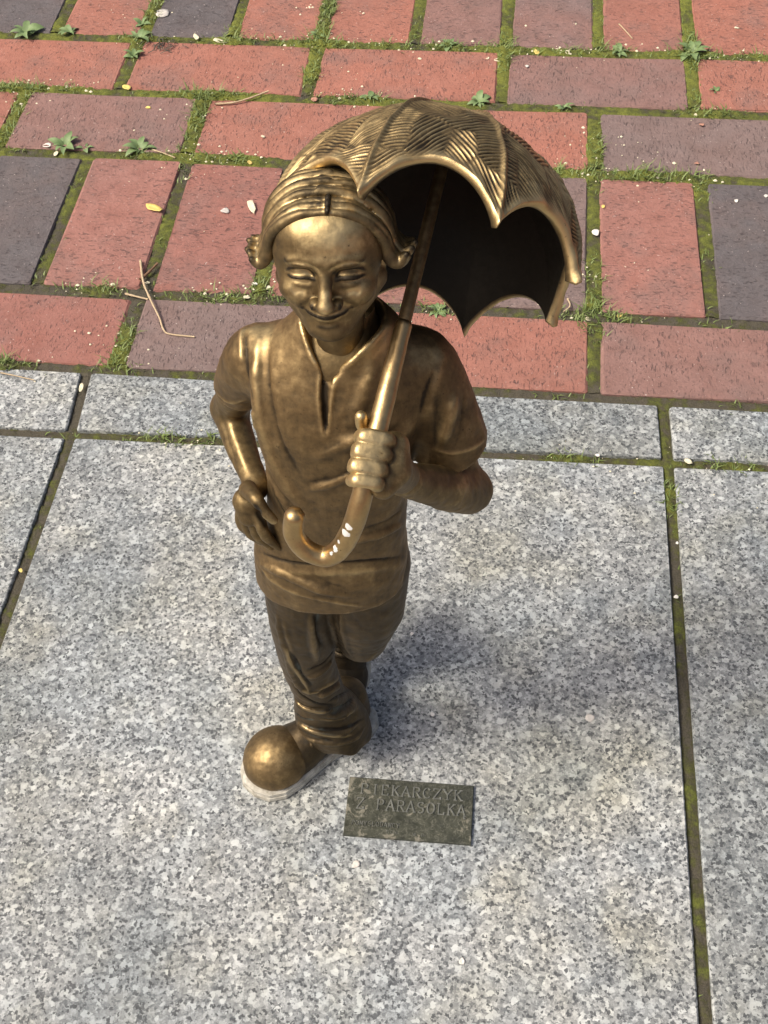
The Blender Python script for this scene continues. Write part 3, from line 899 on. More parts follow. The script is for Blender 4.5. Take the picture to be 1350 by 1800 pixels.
# --- shirt
def loft(keys):
    K = np.array(keys); 
    def at(z): return [np.interp(z, K[:, 0], K[:, i]).astype(np.float32) for i in range(1, 6)]
    return at
def shirt_clay():
    f = Field((-.052, -.046, .232), (.118, .066, .462), .0009)
    zz = np.linspace(.22, .47, 120)
    raw = np.array([(.225, .0195, .004, .0435, .0335, 2.2), (.245, .0200, .003, .0432, .0335, 2.2), (.262, .0205, .002, .0425, .0335, 2.2), (.285, .0220, .000, .0420, .0330, 2.2), (.297, .0240, .000, .0390, .0300, 2.2),
           (.318, .0275, -.001, .0365, .0290, 2.3), (.345, .0300, -.002, .0352, .0295, 2.3), (.375, .0322, -.002, .0362, .0305, 2.4), (.400, .0335, -.001, .0395, .0295, 2.4), (.418, .0345, .001, .0415, .0260, 2.3),
           (.432, .0360, .003, .0360, .0215, 2.1), (.442, .0375, .004, .0270, .0180, 2.0), (.452, .0385, .004, .0190, .0155, 2.0), (.460, .0390, .004, .010, .010, 2.0)])
    K = np.stack([zz] + [np.convolve(np.pad(np.interp(zz, raw[:, 0], raw[:, i]), 3, 'edge'), np.ones(7) / 7, 'valid') for i in range(1, 6)], 1)
    at = loft(K)
    def trunk(x, y, z):
        cx, cy, a, b, n = at(z)
        k = (np.abs((x - cx) / a) ** n + np.abs((y - cy) / b) ** n) ** (1 / n)
        return (k - 1) * np.minimum(a, b) * .9
    f.put(trunk, (-.05, -.045, .2325), (.12, .05, .459), .002)
    def plane(pt, nrm):
        nrm = np.array(nrm, float); nrm /= np.linalg.norm(nrm)
        return lambda x, y, z: -((x - pt[0]) * nrm[0] + (y - pt[1]) * nrm[1] + (z - pt[2]) * nrm[2])
    # sleeves, cut at the mouth and hollow
    def sleeve(sh, el, cut, rad, lead, hollow, skew):
        d_ = el - sh; pt = sh * (1 - cut) + el * cut; pl = plane(pt, d_ + np.array(skew))
        a, ab, L2 = sh, d_, d_ @ d_
        def kin(d, x, y, z):
            px, py, pz = x - a[0], y - a[1], z - a[2]
            t = (px * ab[0] + py * ab[1] + pz * ab[2]) / L2
            inner = np.sqrt((px - t * ab[0]) ** 2 + (py - t * ab[1]) ** 2 + (pz - t * ab[2]) ** 2) - hollow
            inner = np.maximum(inner, -(t - cut + .22) * .08)
            return np.maximum(np.maximum(d, -pl(x, y, z)), -inner)
        f.tube([sh + lead, sh, pt + d_ * .12], rad, .005, kin=kin)
    sleeve(A_SL, A_EL, .50, [.0142, .0150, .0134], [.010, 0, .005], .0110, [0, 0, -.02])
    sleeve(A_SR, A_ER, .575, [.0145, .0165, .0188], [-.010, 0, .003], .0158, [.002, .018, 0])
    hem = np.array([.021, -.030, .2590])
    f.put(plane(hem, (.06, -.20, -1)), (-.05, -.045, .21), (.12, .05, .275), .0022, 'sub')
    # V neck: a wedge let in from above, then the slit below it
    n0 = np.array([.0330, -.030, .4310])
    def vee(x, y, z):
        t = z - n0[2]
        half = .0016 + np.clip(t, 0, 1) * .70
        return np.maximum(np.abs(x - (n0[0] + t * .14)) - half, np.maximum(-(t + .001), y - (.004 + 0 * z))) * .8
    f.put(vee, (.005, -.046, .428), (.068, .004, .462), .0012, 'sub')
    f.cap((.0385, .003, .445), (.0410, .001, .470), .0150, .0190, .002, 'sub')
    c0 = f.mesh(1)
    for pts, r_, k_ in [([(455, 600), (453, 680), (466, 770), (500, 850), (545, 908)], .0034, .0022), ([(446, 720), (458, 795), (484, 855), (520, 905)], .0024, .0014),
            ([(560, 800), (620, 772), (690, 742)], .0030, .0030), ([(462, 992), (505, 1010), (560, 1034), (610, 1046)], .0028, .0020), ([(600, 952), (660, 940), (708, 920)], .0026, .0016),
            ([(798, 690), (790, 735), (776, 780)], .0030, .0022), ([(655, 640), (640, 690), (620, 740)], .0026, .0030), ([(540, 860), (590, 846), (625, 828)], .0022, .0016)]:
        Q = [c0.hit(*q_) for q_ in spline(np.array(pts, float), 4)]
        Q = np.array([q_ for q_ in Q if q_ is not None])
        if len(Q) < 3: continue
        d_ = np.array([ray(*pts[0])]); d_ = d_ / np.linalg.norm(d_)
        n_ = len(Q)
        f.tube(Q + d_ * r_ * .45, list(r_ * np.clip(np.sin(np.linspace(.08, 3.06, n_)) * 1.6, .25, 1)), k_, 1)
    c = f.mesh(2); c.crisp = True
    S = lambda pts, A, w, wear=0, **k: c.stroke(pts, A * 1.15 * mm, w * .9 * mm, wear=wear * 1.2, **k)
    # slit
    S([(572, 652), (569, 690), (571, 730), (573, 766)], -2.4, 1.6, -.9)
    S([(563, 655), (561, 700), (566, 745), (572, 770)], .9, 1.2, .35)
    S([(590, 655), (583, 700), (577, 745), (574, 770)], .8, 1.2, .4)
    # collar edges
    S([(527, 560), (536, 595), (549, 628), (563, 652)], 1.1, 1.1, .6)
    S([(678, 572), (650, 605), (618, 635), (590, 655)], 1.0, 1.2, .6)
    S([(690, 560), (672, 600), (640, 630)], .8, 4.0, .35)
    # arm-hole seams
    S([(443, 560), (432, 590), (433, 630), (440, 680), (447, 705)], -.8, 1.2, -.4)
    S([(434, 562), (424, 592), (425, 640)], .7, 1.6, .35)
    S([(762, 652), (748, 690), (738, 730)], -.7, 1.2, -.4)
    S([(775, 640), (762, 690), (752, 740)], .5, 2.2, .15)
    # long drape from the left shoulder across the belly
    S([(452, 600), (452, 680), (468, 770), (505, 850), (548, 905)], 1.2, 3.0, .22)
    S([(470, 610), (474, 690), (494, 775), (530, 840)], -1.0, 2.6, -.18)
    S([(445, 720), (456, 790), (480, 850), (515, 905)], .9, 1.9, .2)
    S([(458, 800), (476, 855), (502, 905), (530, 940)], -.8, 1.7, -.25)
    # pull folds at the right armpit and under the forearm
    S([(735, 745), (690, 775), (640, 780), (590, 775)], .8, 4.0, .08)
    S([(720, 775), (690, 815), (665, 870)], -.8, 2.4, -.2)
    S([(560, 800), (610, 770), (660, 740)], -.6, 3.4, -.06)
    S([(535, 850), (590, 840), (620, 825)], -.7, 2.0, -.15)
    S([(640, 930), (680, 915), (708, 895)], -.6, 1.6, -.18)
    S([(620, 948), (665, 938), (705, 920)], .5, 2.0, .05)
    S([(800, 690), (790, 740), (775, 785)], .9, 3.2, .15); S([(815, 690), (812, 740), (800, 790)], -.6, 2.4, -.1)
    S([(770, 700), (765, 750), (765, 795)], -.7, 2.2, -.15)
    S([(835, 720), (845, 750), (856, 775)], .4, 2.5, .06)
    # belly roll above the hem
    S([(455, 970), (490, 984), (540, 992), (600, 990), (650, 986), (712, 978)], -1.3, 1.7, -.45)
    S([(470, 992), (530, 1006), (600, 1006), (660, 1000), (708, 992)], .8, 3.4, .22)
    S([(480, 1000), (520, 1016), (560, 1036)], .6, 2.4, .1); S([(540, 1000), (575, 1024), (610, 1034)], -.5, 2.0, -.12)
    S([(455, 992), (480, 1022), (530, 1046), (600, 1060), (660, 1068), (700, 1060)], .5, 1.4, .2)
    S([(385, 600), (372, 640), (368, 662)], .4, 2.5, .1)
    S([(365, 664), (380, 690), (405, 708), (435, 702)], .5, 1.1, .25)
    S([(752, 786), (790, 797), (830, 787), (856, 770)], .5, 1.2, .3)
    for px, w, a in (((470, 590), 9, .55), ((440, 580), 5, .35), ((655, 610), 7, .5), ((745, 630), 8, .30), ((500, 640), 10, .15), ((620, 1000), 8, .15), ((770, 625), 4, .25)):  # sun highlights painted on the shoulders and cloth
        p = c.hit(*px)
        if p is not None: c.W += a * np.exp(-(np.linalg.norm(c.V - p, axis=1) / (w * mm)) ** 2)
    return c.cavity(4, 1.8)
place(shirt_clay(), 'shirt', M['bronze'])

# --- trousers
def trousers_clay():
    f = Field((-.036, -.038, .030), (.072, .100, .275), .00075)
    hipL, kneeL, ankL = np.array([.0020, .002, .262]), np.array([-.0010, .0000, .150]), np.array([.0010, .0110, .060])
    f.tube([hipL, (hipL + kneeL) / 2 + [-.0005, -.002, 0], kneeL, (kneeL + ankL) / 2 + [.001, .001, 0], ankL], [.0215, .0200, .0170, .0165, .0200], .004)
    f.tube([ankL + [0, 0, .014], ankL + [.004, .001, -.002], ankL + [.0085, .002, -.018], ankL + [.0095, .002, -.034]], [.0185, .0225, .0230, .0235], .003)
    hipR, kneeR, ankR = np.array([.0410, .004, .262]), np.array([.0342, .0050, .180]), np.array([.0170, .0850, .105])
    f.tube([hipR, (hipR + kneeR) / 2 + [.001, -.003, 0], kneeR], [.0240, .0225, .0155], .004)
    f.tube([kneeR, (kneeR + ankR) / 2, ankR], [.0150, .0140, .0150], .004)
    f.cap((.008, .006, .265), (.038, .006, .265), .022, .022, .006)
    f.cap((.020, .006, .250), (.018, .010, .180), .016, .010, .006)
    f.put(lambda x, y, z: z - .0385 + .25 * (x - .008) + .10 * (y - .0) - .0022 * np.sin(x * 260 + y * 190), (-.03, -.032, .0), (.05, .06, .056), .0008, 'sub')
    c0 = f.mesh(1)
    for pts, r_, k_ in [([(505, 1140), (512, 1175), (528, 1205), (545, 1225)], .0030, .0008), ([(516, 1222), (532, 1240), (560, 1248), (590, 1240)], .0034, .0008),
            ([(513, 1252), (530, 1272), (560, 1284), (600, 1285), (632, 1268)], .0036, .0008), ([(516, 1275), (545, 1298), (585, 1305), (620, 1298), (642, 1275)], .0026, .0008),
            ([(558, 1222), (590, 1205), (618, 1175)], .0034, .0010), ([(570, 1258), (605, 1250), (634, 1225)], .0034, .0010), ([(540, 1190), (565, 1178), (590, 1150)], .0030, .0010),
            ([(545, 1075), (550, 1120), (556, 1160)], .0028, .0016), ([(488, 1080), (497, 1125), (508, 1165)], .0024, .0014), ([(600, 1080), (606, 1120), (616, 1150)], .0022, .0018)]:
        Q = [c0.hit(*q_) for q_ in spline(np.array(pts, float), 4)]
        Q = np.array([q_ for q_ in Q if q_ is not None])
        if len(Q) < 3: continue
        d_ = np.array([ray(*pts[0])]); d_ = d_ / np.linalg.norm(d_)
        n_ = len(Q)
        f.tube(Q + d_ * r_ * .45, list(r_ * np.clip(np.sin(np.linspace(.08, 3.06, n_)) * 1.6, .25, 1)), k_, 1)
    c = f.mesh(1); c.crisp = True
    S = lambda pts, A, w, wear=0, **k: c.stroke(pts, A * mm, w * mm, wear=wear, **k)
    for pts, A, w, wr in (
        ([(500, 1130), (512, 1165), (535, 1200), (545, 1222)], 1.3, 1.8, .3), ([(515, 1150), (530, 1185), (548, 1205)], -1.3, 1.6, -.4),
        ([(514, 1200), (530, 1222), (560, 1238), (590, 1240)], -1.6, 1.7, -.5), ([(517, 1228), (540, 1246), (575, 1252)], 1.5, 1.9, .4),
        ([(512, 1246), (530, 1262), (552, 1266)], -1.4, 1.5, -.5), ([(514, 1262), (545, 1284), (590, 1294), (620, 1292)], 1.2, 2.0, .35),
        ([(520, 1278), (550, 1294), (585, 1302)], -.9, 1.2, -.4), ([(575, 1235), (610, 1215), (628, 1190)], -1.2, 2.0, -.35),
        ([(555, 1215), (590, 1195), (620, 1165)], 1.2, 2.3, .15), ([(540, 1180), (570, 1165), (590, 1140)], -1.0, 2.0, -.25),
        ([(560, 1265), (600, 1262), (632, 1240)], 1.1, 2.3, .15), ([(570, 1250), (605, 1240), (630, 1215)], -1.1, 1.8, -.4),
        ([(560, 1282), (605, 1280), (640, 1262)], -.9, 1.6, -.3), ([(530, 1212), (545, 1218), (566, 1214)], 1.0, 1.5, .25),
        ([(497, 1090), (505, 1120), (515, 1150)], .8, 2.2, .1), ([(545, 1080), (550, 1130), (560, 1165)], .7, 2.8, .05),
        ([(560, 1075), (558, 1110), (570, 1140)], -.8, 2.2, -.2), ([(580, 1080), (590, 1125), (602, 1150)], .6, 2.0, .12),
        ([(590, 1075), (600, 1120), (620, 1152)], -.3, 2.6, 0), ([(610, 1162), (640, 1165), (665, 1145)], .5, 2.2, .1)):
        S(pts, A * (1.0 if A > 0 else 1.5), w * .8, wr * 1.7)  # fold contrast painted in, standing in for reflections under flat light
    return c.cavity(4, 2.2)
place(trousers_clay(), 'trousers', M['bronze_legs'])

# --- shoes (local: heel at origin, toe towards +x, sole on z = 0)
def outline(x):     # half width of the sole along the shoe
    K = np.array([(0, .0), (.004, .0095), (.012, .0135), (.030, .0140), (.050, .0155), (.072, .0205), (.085, .0218), (.096, .0180), (.103, .0100), (.106, 0)])
    return np.interp(x, K[:, 0], K[:, 1])
def shoe_parts():
    f = Field((-.008, -.028, -.002), (.116, .028, .078), .0009)
    f.cap((.018, 0, .030), (.020, 0, .050), .0150, .0150, .004)
    f.cap((.020, 0, .018), (.060, 0, .016), .0135, .0150, .005)
    f.cap((.022, 0, .040), (.066, 0, .020), .0120, .0120, .008)
    f.ell((.072, 0, .014), (.030, .0195, .0200), .006)
    f.put(lambda x, y, z: z - .0065 + 0 * x + 0 * y, (-.01, -.03, -.004), (.12, .03, .010), .001, 'sub')
    up = f.mesh(2)
    for y_ in (-1, 1):
        up.stroke([(.030, y_ * .0135, .020), (.050, y_ * .0135, .021), (.062, y_ * .009, .031)], -.0008, .0012, three_d=True, wear=-.3)
    up.cavity(4, 1.6)
    f = Field((.048, -.032, -.002), (.120, .032, .052), .0008)
    f.ell((.0805, 0, .0170), (.0245, .0228, .0235), .002)
    f.put(lambda x, y, z: -(z - .0068) * -1 + 0 * x + 0 * y, (.04, -.04, -.01), (.13, .04, .010), .0012, 'sub')
    f.put(lambda x, y, z: (x - .0645) - (z - .012) * -.10 + 0 * y, (.04, -.04, 0), (.068, .04, .06), .0012, 'sub')
    cap_ = f.mesh(2)
    rim = [(.0665, -.0215, .010), (.0665, -.018, .027), (.066, -.009, .037), (.0655, 0, .0395), (.066, .009, .037), (.0665, .018, .027), (.0665, .0215, .010)]
    cap_.stroke(rim, .0006, .0014, three_d=True, taper=False, wear=.1)
    cap_.W += .02 + .30 * np.exp(-(np.linalg.norm(cap_.V - np.array([.085, .006, .034]), axis=1) / .012) ** 2); cap_.cavity(4, 1.4)  # polished spot, with a highlight painted into its tone
    # sole: welt line, flat bottom
    xs = np.concatenate([np.linspace(0, .012, 8), np.linspace(.016, .09, 30), np.linspace(.093, .106, 10)])
    ring = [(x, -outline(x)) for x in xs] + [(x, outline(x)) for x in xs[::-1][1:-1]]
    V, F = [], []
    for z, k, ex in ((0, 1.08, 0), (.0015, 1.14, 0), (.0046, 1.12, 0), (.0052, 1.06, 0), (.0058, 1.10, 0), (.0080, 1.08, 0), (.0088, .99, 0)):
        for x, y_ in ring:
            V.append(((x - .055) * (1 + (k - 1) * .5) + .055, y_ * k, z))
    n = len(ring)
    for r_ in range(6):
        for i in range(n):
            j = (i + 1) % n
            F.append([r_ * n + i, r_ * n + j, (r_ + 1) * n + j, (r_ + 1) * n + i])
    F.append([6 * n + i for i in range(n)]); F.append([i for i in range(n)][::-1])
    sole = mesh_from('sole', V, F, False); sole.materials.append(M['sole'])
    # laces
    f = Field((.030, -.018, .018), (.074, .018, .062), .0006)
    for i in range(4):
        x = .036 + .0075 * i; z = .0555 - .0062 * i - (.0008 * i)
        for s in (-1, 1):
            f.tube([(x, -s * .011, z - .0090), (x + .002, 0, z - .0022), (x + .005, s * .011, z - .0105)], [.0018, .0020, .0018], .0006)
    lace = f.mesh(1).cavity(3, 1.4)
    return up, cap_, sole, lace
up, cap_, sole_me, lace = shoe_parts()
def shoe(origin, xdir, up_dir, first):
    root = up_o = None
    xd = Vector(xdir).normalized(); ud = Vector(up_dir); yd = ud.cross(xd).normalized(); ud = xd.cross(yd)
    mw = Matrix((xd, yd, ud)).transposed().to_4x4(); mw.translation = Vector(np.array(origin) - OFF)
    return mw
shoe_o = up.obj('shoe', M['bronze_legs'], statue)
shoe_o.matrix_local = shoe((.0300, .0430, 0), (-.80, -.60, 0), (0, 0, 1), True)
toe_o = cap_.obj('toe_cap', M['bronze'], shoe_o)
sole_o = link(bpy.data.objects.new('sole', sole_me), shoe_o)
lace_o = lace.obj('laces', M['bronze_legs'], shoe_o)
shoe_o['label'] = 'big round-toed shoe planted on the granite, toe cap polished'
rear = shoe_o.copy(); link(rear, statue)
rear.matrix_local = shoe((.0150, .1180, .0850), (-.16, -.62, -.80), (.05, -.80, .62), False)
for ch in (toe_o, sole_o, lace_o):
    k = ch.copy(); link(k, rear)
    if ch is not sole_o:                                           # darker bronze than the planted shoe
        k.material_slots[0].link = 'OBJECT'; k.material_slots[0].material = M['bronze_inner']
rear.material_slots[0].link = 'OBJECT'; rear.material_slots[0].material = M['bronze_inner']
rear['label'] = 'rear shoe standing on its toe behind the bent leg'

# --- hair: combed from a middle parting, flicking out over the ears
def hair_clay():
    f = Field((-.042, -.030, -.024), (.042, .036, .036), .00055)
    f.ell((0, 4.5 * mm, 5 * mm), (20.6 * mm, 24.5 * mm, 20.8 * mm), .002)
    def face(x, y, z):
        return (np.sqrt((x / .0176) ** 2 + ((z - .0005) / .0222) ** 2) - 1) * .016
    f.put(lambda x, y, z: np.maximum(face(x, y, z), y + .0030), (-.018, -.04, -.026), (.018, -.003, .026), .0012, 'sub')
    f.put(lambda x, y, z: np.maximum(np.abs(x) - .0215, np.maximum(y + .006, z - .002)) + 0 * x, (-.022, -.04, -.03), (.022, -.006, .002), .0015, 'sub')
    f.put(lambda x, y, z: z + .017 + 0 * x + 0 * y, (-.05, -.04, -.03), (.05, .04, -.017), .002, 'sub')
    r_ = random.Random(5)
    N = 10
    for s in (-1, 1):
        for i, fr in enumerate(np.linspace(0, 1, N)):
            P = []; lift = (.75 if i % 2 else -.35) + r_.uniform(-.3, .3) + (1.3 if i == 0 else 0)
            for al, dy in ((-5, 0), (24, .5), (48, 1.5), (70, 3.0), (88, 5.0)):
                y = -14.8 + 27 * fr + dy * (1.2 - 1.6 * fr) + r_.uniform(-.5, .5)
                k = math.sqrt(max(1 - ((y - 3) / 29) ** 2, .1)); a = math.radians(al)
                e = lift if al < 80 else lift * .5
                P.append((s * (20.9 + e) * k * math.sin(a) + s * .4, y, 4.4 + (21.6 + e) * k * math.cos(a) - max(0, y - 2) * .12))
            x, y, z = P[-1]
            out = 1 + .22 * r_.random() + (-.45 if s > 0 else -.22)
            P += [(x + s * 1.6 * out, y + .5 - 2 * fr, z - 4.2), (x + s * 5.4 * out, y + .5 - 3 * fr, z - 7.2 + r_.uniform(-.8, .8)), (x + s * 9.0 * out, y - 3 * fr, z - 4.6 + r_.uniform(-1, 1.4))]
            f.tube(np.array(P) * mm, np.array([1.2, 1.7, 1.8, 1.8, 2.0, 2.5, 2.2, 1.2]) * mm * r_.uniform(.88, 1.12), .0004, 4)
    c = f.mesh(1)
    c.V = to_world(c.V); c.update()
    S = lambda pts, A, w, wear=0, **k: c.stroke(pts, A * mm, w * mm, wear=wear, **k)
    S([(575, 378), (576, 360), (577, 342)], -1.3, .8, -.6)
    return c.cavity(2, 2.4)
hair = hair_clay()
place(hair, 'hair', M['bronze_hair'])

# --- umbrella: canopy, ribs, shaft, crook handle
umb = empty('umbrella', Vector(SH0 - OFF), statue)
UO = np.array(SH0)
PHASE = .2274
e1 = np.cross(CAN_N, [0, 0, 1]); e1 /= np.linalg.norm(e1); e2 = np.cross(e1, CAN_N)
PHASE = .2274
def canopy():
    nt, nr = 1000, 280
    th = np.linspace(0, 2 * math.pi, nt, endpoint=False); v = np.linspace(0, 1, nr)
    T, Vv = np.meshgrid(th, v, indexing='ij')
    u = ((T - PHASE) / (math.pi / 4)) % 1.0                         # 0 at a tip, .5 mid panel
    arch = (1 - np.abs(2 * u - 1) ** 2.0)
    k = np.floor((T - PHASE) / (math.pi / 4)).astype(int) % 8
    dep = np.array([.30, .33, .30, .30, .27, .30, .27, .30])[k]
    lim = math.pi / 2 + .02 - dep * arch ** .8
    phi = lim * Vv
    near = np.minimum(u, 1 - u)                                     # distance to a rib
    sag = -.0022 * np.sin(np.pi * u) ** 1.0 * np.sin(phi) ** 2
    rib = .0014 * np.exp(-(near / .022) ** 2) * np.clip(phi * 3, 0, 1)
    r = CAN_R + sag + rib
    # strokes of the wax tool: short ridges in changing directions, panel by panel
    X = np.sin(phi) * np.cos(T); Y = np.sin(phi) * np.sin(T)
    rs = np.random.default_rng(3)
    def vnoise(x, y, seed):
        xi, yi = np.floor(x).astype(int), np.floor(y).astype(int); fx, fy = x - xi, y - yi
        fx, fy = fx * fx * (3 - 2 * fx), fy * fy * (3 - 2 * fy)
        hs = lambda a, b_: (np.sin(a * 127.1 + b_ * 311.7 + seed * 17.3) * 43758.5453) % 1.0
        return (hs(xi, yi) * (1 - fx) + hs(xi + 1, yi) * fx) * (1 - fy) + (hs(xi, yi + 1) * (1 - fx) + hs(xi + 1, yi + 1) * fx) * fy
    PX, PY = phi * np.cos(T), phi * np.sin(T)
    wx, wy = PX + .10 * (vnoise(PX * 5, PY * 5, 1) - .5), PY + .10 * (vnoise(PX * 5, PY * 5, 2) - .5)
    b1 = np.full_like(r, 9.0); b2 = np.full_like(r, 9.0); h = np.zeros_like(r)
    for j in range(52):
        a0 = rs.uniform(0, 2 * math.pi); p0 = math.pi / 2 * math.sqrt(rs.uniform(0, 1)); cx, cy = p0 * math.cos(a0), p0 * math.sin(a0)
        kk = math.floor((a0 - PHASE) / (math.pi / 4)); mid = PHASE + (kk + .5) * math.pi / 4
        d = mid + rs.choice([-1, 1]) * rs.uniform(.2, .9)
        q = PX * math.cos(d) + PY * math.sin(d); q2 = -PX * math.sin(d) + PY * math.cos(d)
        q = q + .012 * np.sin(q2 * 5 + j) + .010 * (vnoise(q2 * 7, q * 7, j) - .5)
        wv = .95 * np.sin(q * rs.uniform(190, 240) + 3.0 * vnoise(q2 * 6, q * 6, j + 40)) * (.45 + 1.0 * vnoise(q2 * 9, q * 30, j + 7)) + .9 * (vnoise(q * 150, q2 * 10, j + 99) - .5)
        dist = np.hypot(wx - cx, wy - cy)
        better = dist < b1
        b2 = np.where(better, b1, np.minimum(b2, dist)); b1 = np.where(better, dist, b1)
        h = np.where(better, wv, h)
    h = np.clip(h, -1.2, 1.2) * np.clip((b2 - b1) / .03, .3, 1)
    rimd = (1 - Vv) * lim * CAN_R                                   # distance from the edge
    calm = np.clip(rimd / .006, 0, 1) * np.clip(near / .05, .25, 1)
    nz = np.array([[mnoise.noise(Vector((math.cos(t) * math.sin(p) * 11, math.sin(t) * math.sin(p) * 11, p * 5))) for p in phi[i, ::5]] for i, t in enumerate(th)])
    nz = np.stack([np.interp(np.arange(nr), np.arange(0, nr, 5), row) for row in nz])
    r = r + .00038 * np.sign(h) * np.abs(h) ** .75 * calm + .0007 * nz + .0012 * np.exp(-(rimd / .0042) ** 2)
    th_k = .0042
    def pt(rr, ph):
        n_ = np.cos(ph)[..., None] * CAN_N + np.sin(ph)[..., None] * (np.cos(T)[..., None] * e1 + np.sin(T)[..., None] * e2)
        return CAN_C + n_ * rr[..., None]
    outer = pt(r, phi); inner = pt(CAN_R - th_k + sag * .6, phi)
    lip = pt(r - th_k * .5, phi + .020)[:, -1]
    wear = .04 + np.clip(.55 * h * calm, -.8, .6) + .55 * np.exp(-(rimd / .004) ** 2) + .25 * np.exp(-(near / .03) ** 2) * np.clip(phi * 2, 0, 1) - .05  # rubbed ridges and rim; shading of the hatch grooves painted in
    wear += .5 * (nz - .1) * (rimd < .010)
    rad = (1 + .0 * phi)
    i0 = np.arange(nt)[:, None] * nr + np.arange(nr - 1)[None, :]; i1 = ((np.arange(nt) + 1) % nt)[:, None] * nr + np.arange(nr - 1)[None, :]
    Fo = np.stack([i0, i0 + 1, i1 + 1, i1], -1).reshape(-1, 4)
    N1 = nt * nr
    Fi = Fo[:, ::-1] + N1
    lo = np.arange(nt) * nr + nr - 1; lo1 = np.roll(lo, -1); lp = 2 * N1 + np.arange(nt); lp1 = np.roll(lp, -1)
    Fr = np.vstack([np.stack([lo, lp, lp1, lo1], -1), np.stack([lp, lo + N1, lo1 + N1, lp1], -1)])
    V = np.vstack([outer.reshape(-1, 3), inner.reshape(-1, 3), lip])
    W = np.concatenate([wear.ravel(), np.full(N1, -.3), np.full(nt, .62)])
    F = np.vstack([Fo, Fi, Fr])
    me = mesh_from('canopy', V - UO, F)
    at = me.attributes.new('wear', 'FLOAT', 'POINT'); at.data.foreach_set('value', W.astype(np.float32))
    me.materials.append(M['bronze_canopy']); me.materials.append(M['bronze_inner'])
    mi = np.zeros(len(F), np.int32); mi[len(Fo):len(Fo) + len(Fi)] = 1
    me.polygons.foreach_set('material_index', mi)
    return link(bpy.data.objects.new('canopy', me), umb)
canopy_o = canopy()

def rod(name, P, R_, mat, parent, seg=20, n=10, rough_=.0, wear=.0):
    P = spline(P, n); R_ = np.interp(np.linspace(0, 1, len(P)), np.linspace(0, 1, len(R_)), R_)
    V, F = [], []
    tan = np.gradient(P, axis=0); tan /= np.linalg.norm(tan, axis=1)[:, None]
    a = np.cross(tan[0], [1, .2, .1]); a /= np.linalg.norm(a)
    for i, (p, t) in enumerate(zip(P, tan)):
        a = a - t * (a @ t); a /= np.linalg.norm(a); b = np.cross(t, a)
        for j in range(seg):
            an = 2 * math.pi * j / seg
            k = 1 + rough_ * mnoise.noise(Vector((p + (a * math.cos(an) + b * math.sin(an)) * .004) * 180))
            V.append(p + (a * math.cos(an) + b * math.sin(an)) * R_[i] * k)
    for i in range(len(P) - 1):
        for j in range(seg):
            q, q1 = i * seg + j, i * seg + (j + 1) % seg
            F.append([q, q1, q1 + seg, q + seg])
    # rounded ends
    for end, sgn in ((0, -1), (len(P) - 1, 1)):
        base = end * seg; prev = [base + j for j in range(seg)]
        for ang in (.5, 1.0):
            row = []
            for j in range(seg):
                c = P[end] + (np.array(V[base + j]) - P[end]) * math.cos(ang * 1.35) + tan[end] * sgn * R_[end] * math.sin(ang * 1.35) * .75
                row.append(len(V)); V.append(c)
            for j in range(seg):
                f_ = [prev[j], prev[(j + 1) % seg], row[(j + 1) % seg], row[j]]
                F.append(f_ if sgn > 0 else f_[::-1])
            prev = row
        F.append(prev if sgn > 0 else prev[::-1])
    me = mesh_from(name, np.array(V) - UO, [list(map(int, f_)) for f_ in F])
    at = me.attributes.new('wear', 'FLOAT', 'POINT'); at.data.foreach_set('value', np.full(len(V), wear, np.float32))
    me.materials.append(mat)
    return link(bpy.data.objects.new(name, me), parent)
COLLAR = SH0 + SHD * np.linalg.norm(SH1 - SH0) * .44
rod('shaft', [COLLAR, SH1], [.0029, .0027], M['bronze'], umb, 20, 8, .05, .10)
low = SH0 - SHD * .017
rod('handle', [COLLAR + SHD * .001, COLLAR * .5 + SH0 * .5, SH0, spot(634, 880, -.0690), spot(618, 930, -.0720), spot(596, 966, -.0730), spot(570, 978, -.0735), spot(538, 966, -.0730), spot(517, 938, -.0715), spot(518, 906, -.0700)],
    [.0036, .0042, .0043, .0046, .0047, .0048, .0048, .0047, .0046, .0045], M['bronze_handle'], umb, 44, 26, .05, .12)
# white paint splashes on the crook
hm = bpy.data.objects['handle'].data
co = np.empty(len(hm.vertices) * 3); hm.vertices.foreach_get('co', co); co = co.reshape(-1, 3) + UO
pa = np.zeros(len(co))
for px, py, r_ in ((613, 926, .0026), (609, 936, .0030), (600, 952, .0022), (593, 962, .0030), (586, 969, .0026)):
    q = spot(px, py, -.0725); d = ray(px, py); d /= np.linalg.norm(d); q = q - d * .0045
    pa = np.maximum(pa, np.exp(-(np.linalg.norm(co - q, axis=1) / r_) ** 2))
at = hm.attributes.new('paint', 'FLOAT', 'POINT'); at.data.foreach_set('value', pa.astype(np.float32))

# ------------------------------------------------------------------ the plaque
PLW, PLH, PLT = .0905, .0442, .0030
plaque = empty('plaque', (.0645, -.0300, 0.0))
plaque.rotation_euler.z = .012
tag(plaque, 'small dark bronze name plaque with raised letters let on the granite', 'plaque')
def plate_mesh():
    w, h, t, c = PLW / 2, PLH / 2, PLT, .0006
    V = [(-w, -h, -.001), (w, -h, -.001), (w, h, -.001), (-w, h, -.001), (-w, -h, t - c), (w, -h, t - c), (w, h, t - c), (-w, h, t - c),
         (-w + c, -h + c, t), (w - c, -h + c, t), (w - c, h - c, t), (-w + c, h - c, t)]
    F = []
    for k in (0, 4):
        for i in range(4):
            j = (i + 1) % 4; F.append([k + i, k + j, k + 4 + j, k + 4 + i])
    F.append([8, 9, 10, 11])
    me = mesh_from('plate', V, F, False); me.materials.append(M['plaque']); return me
link(bpy.data.objects.new('plate', plate_mesh()), plaque)
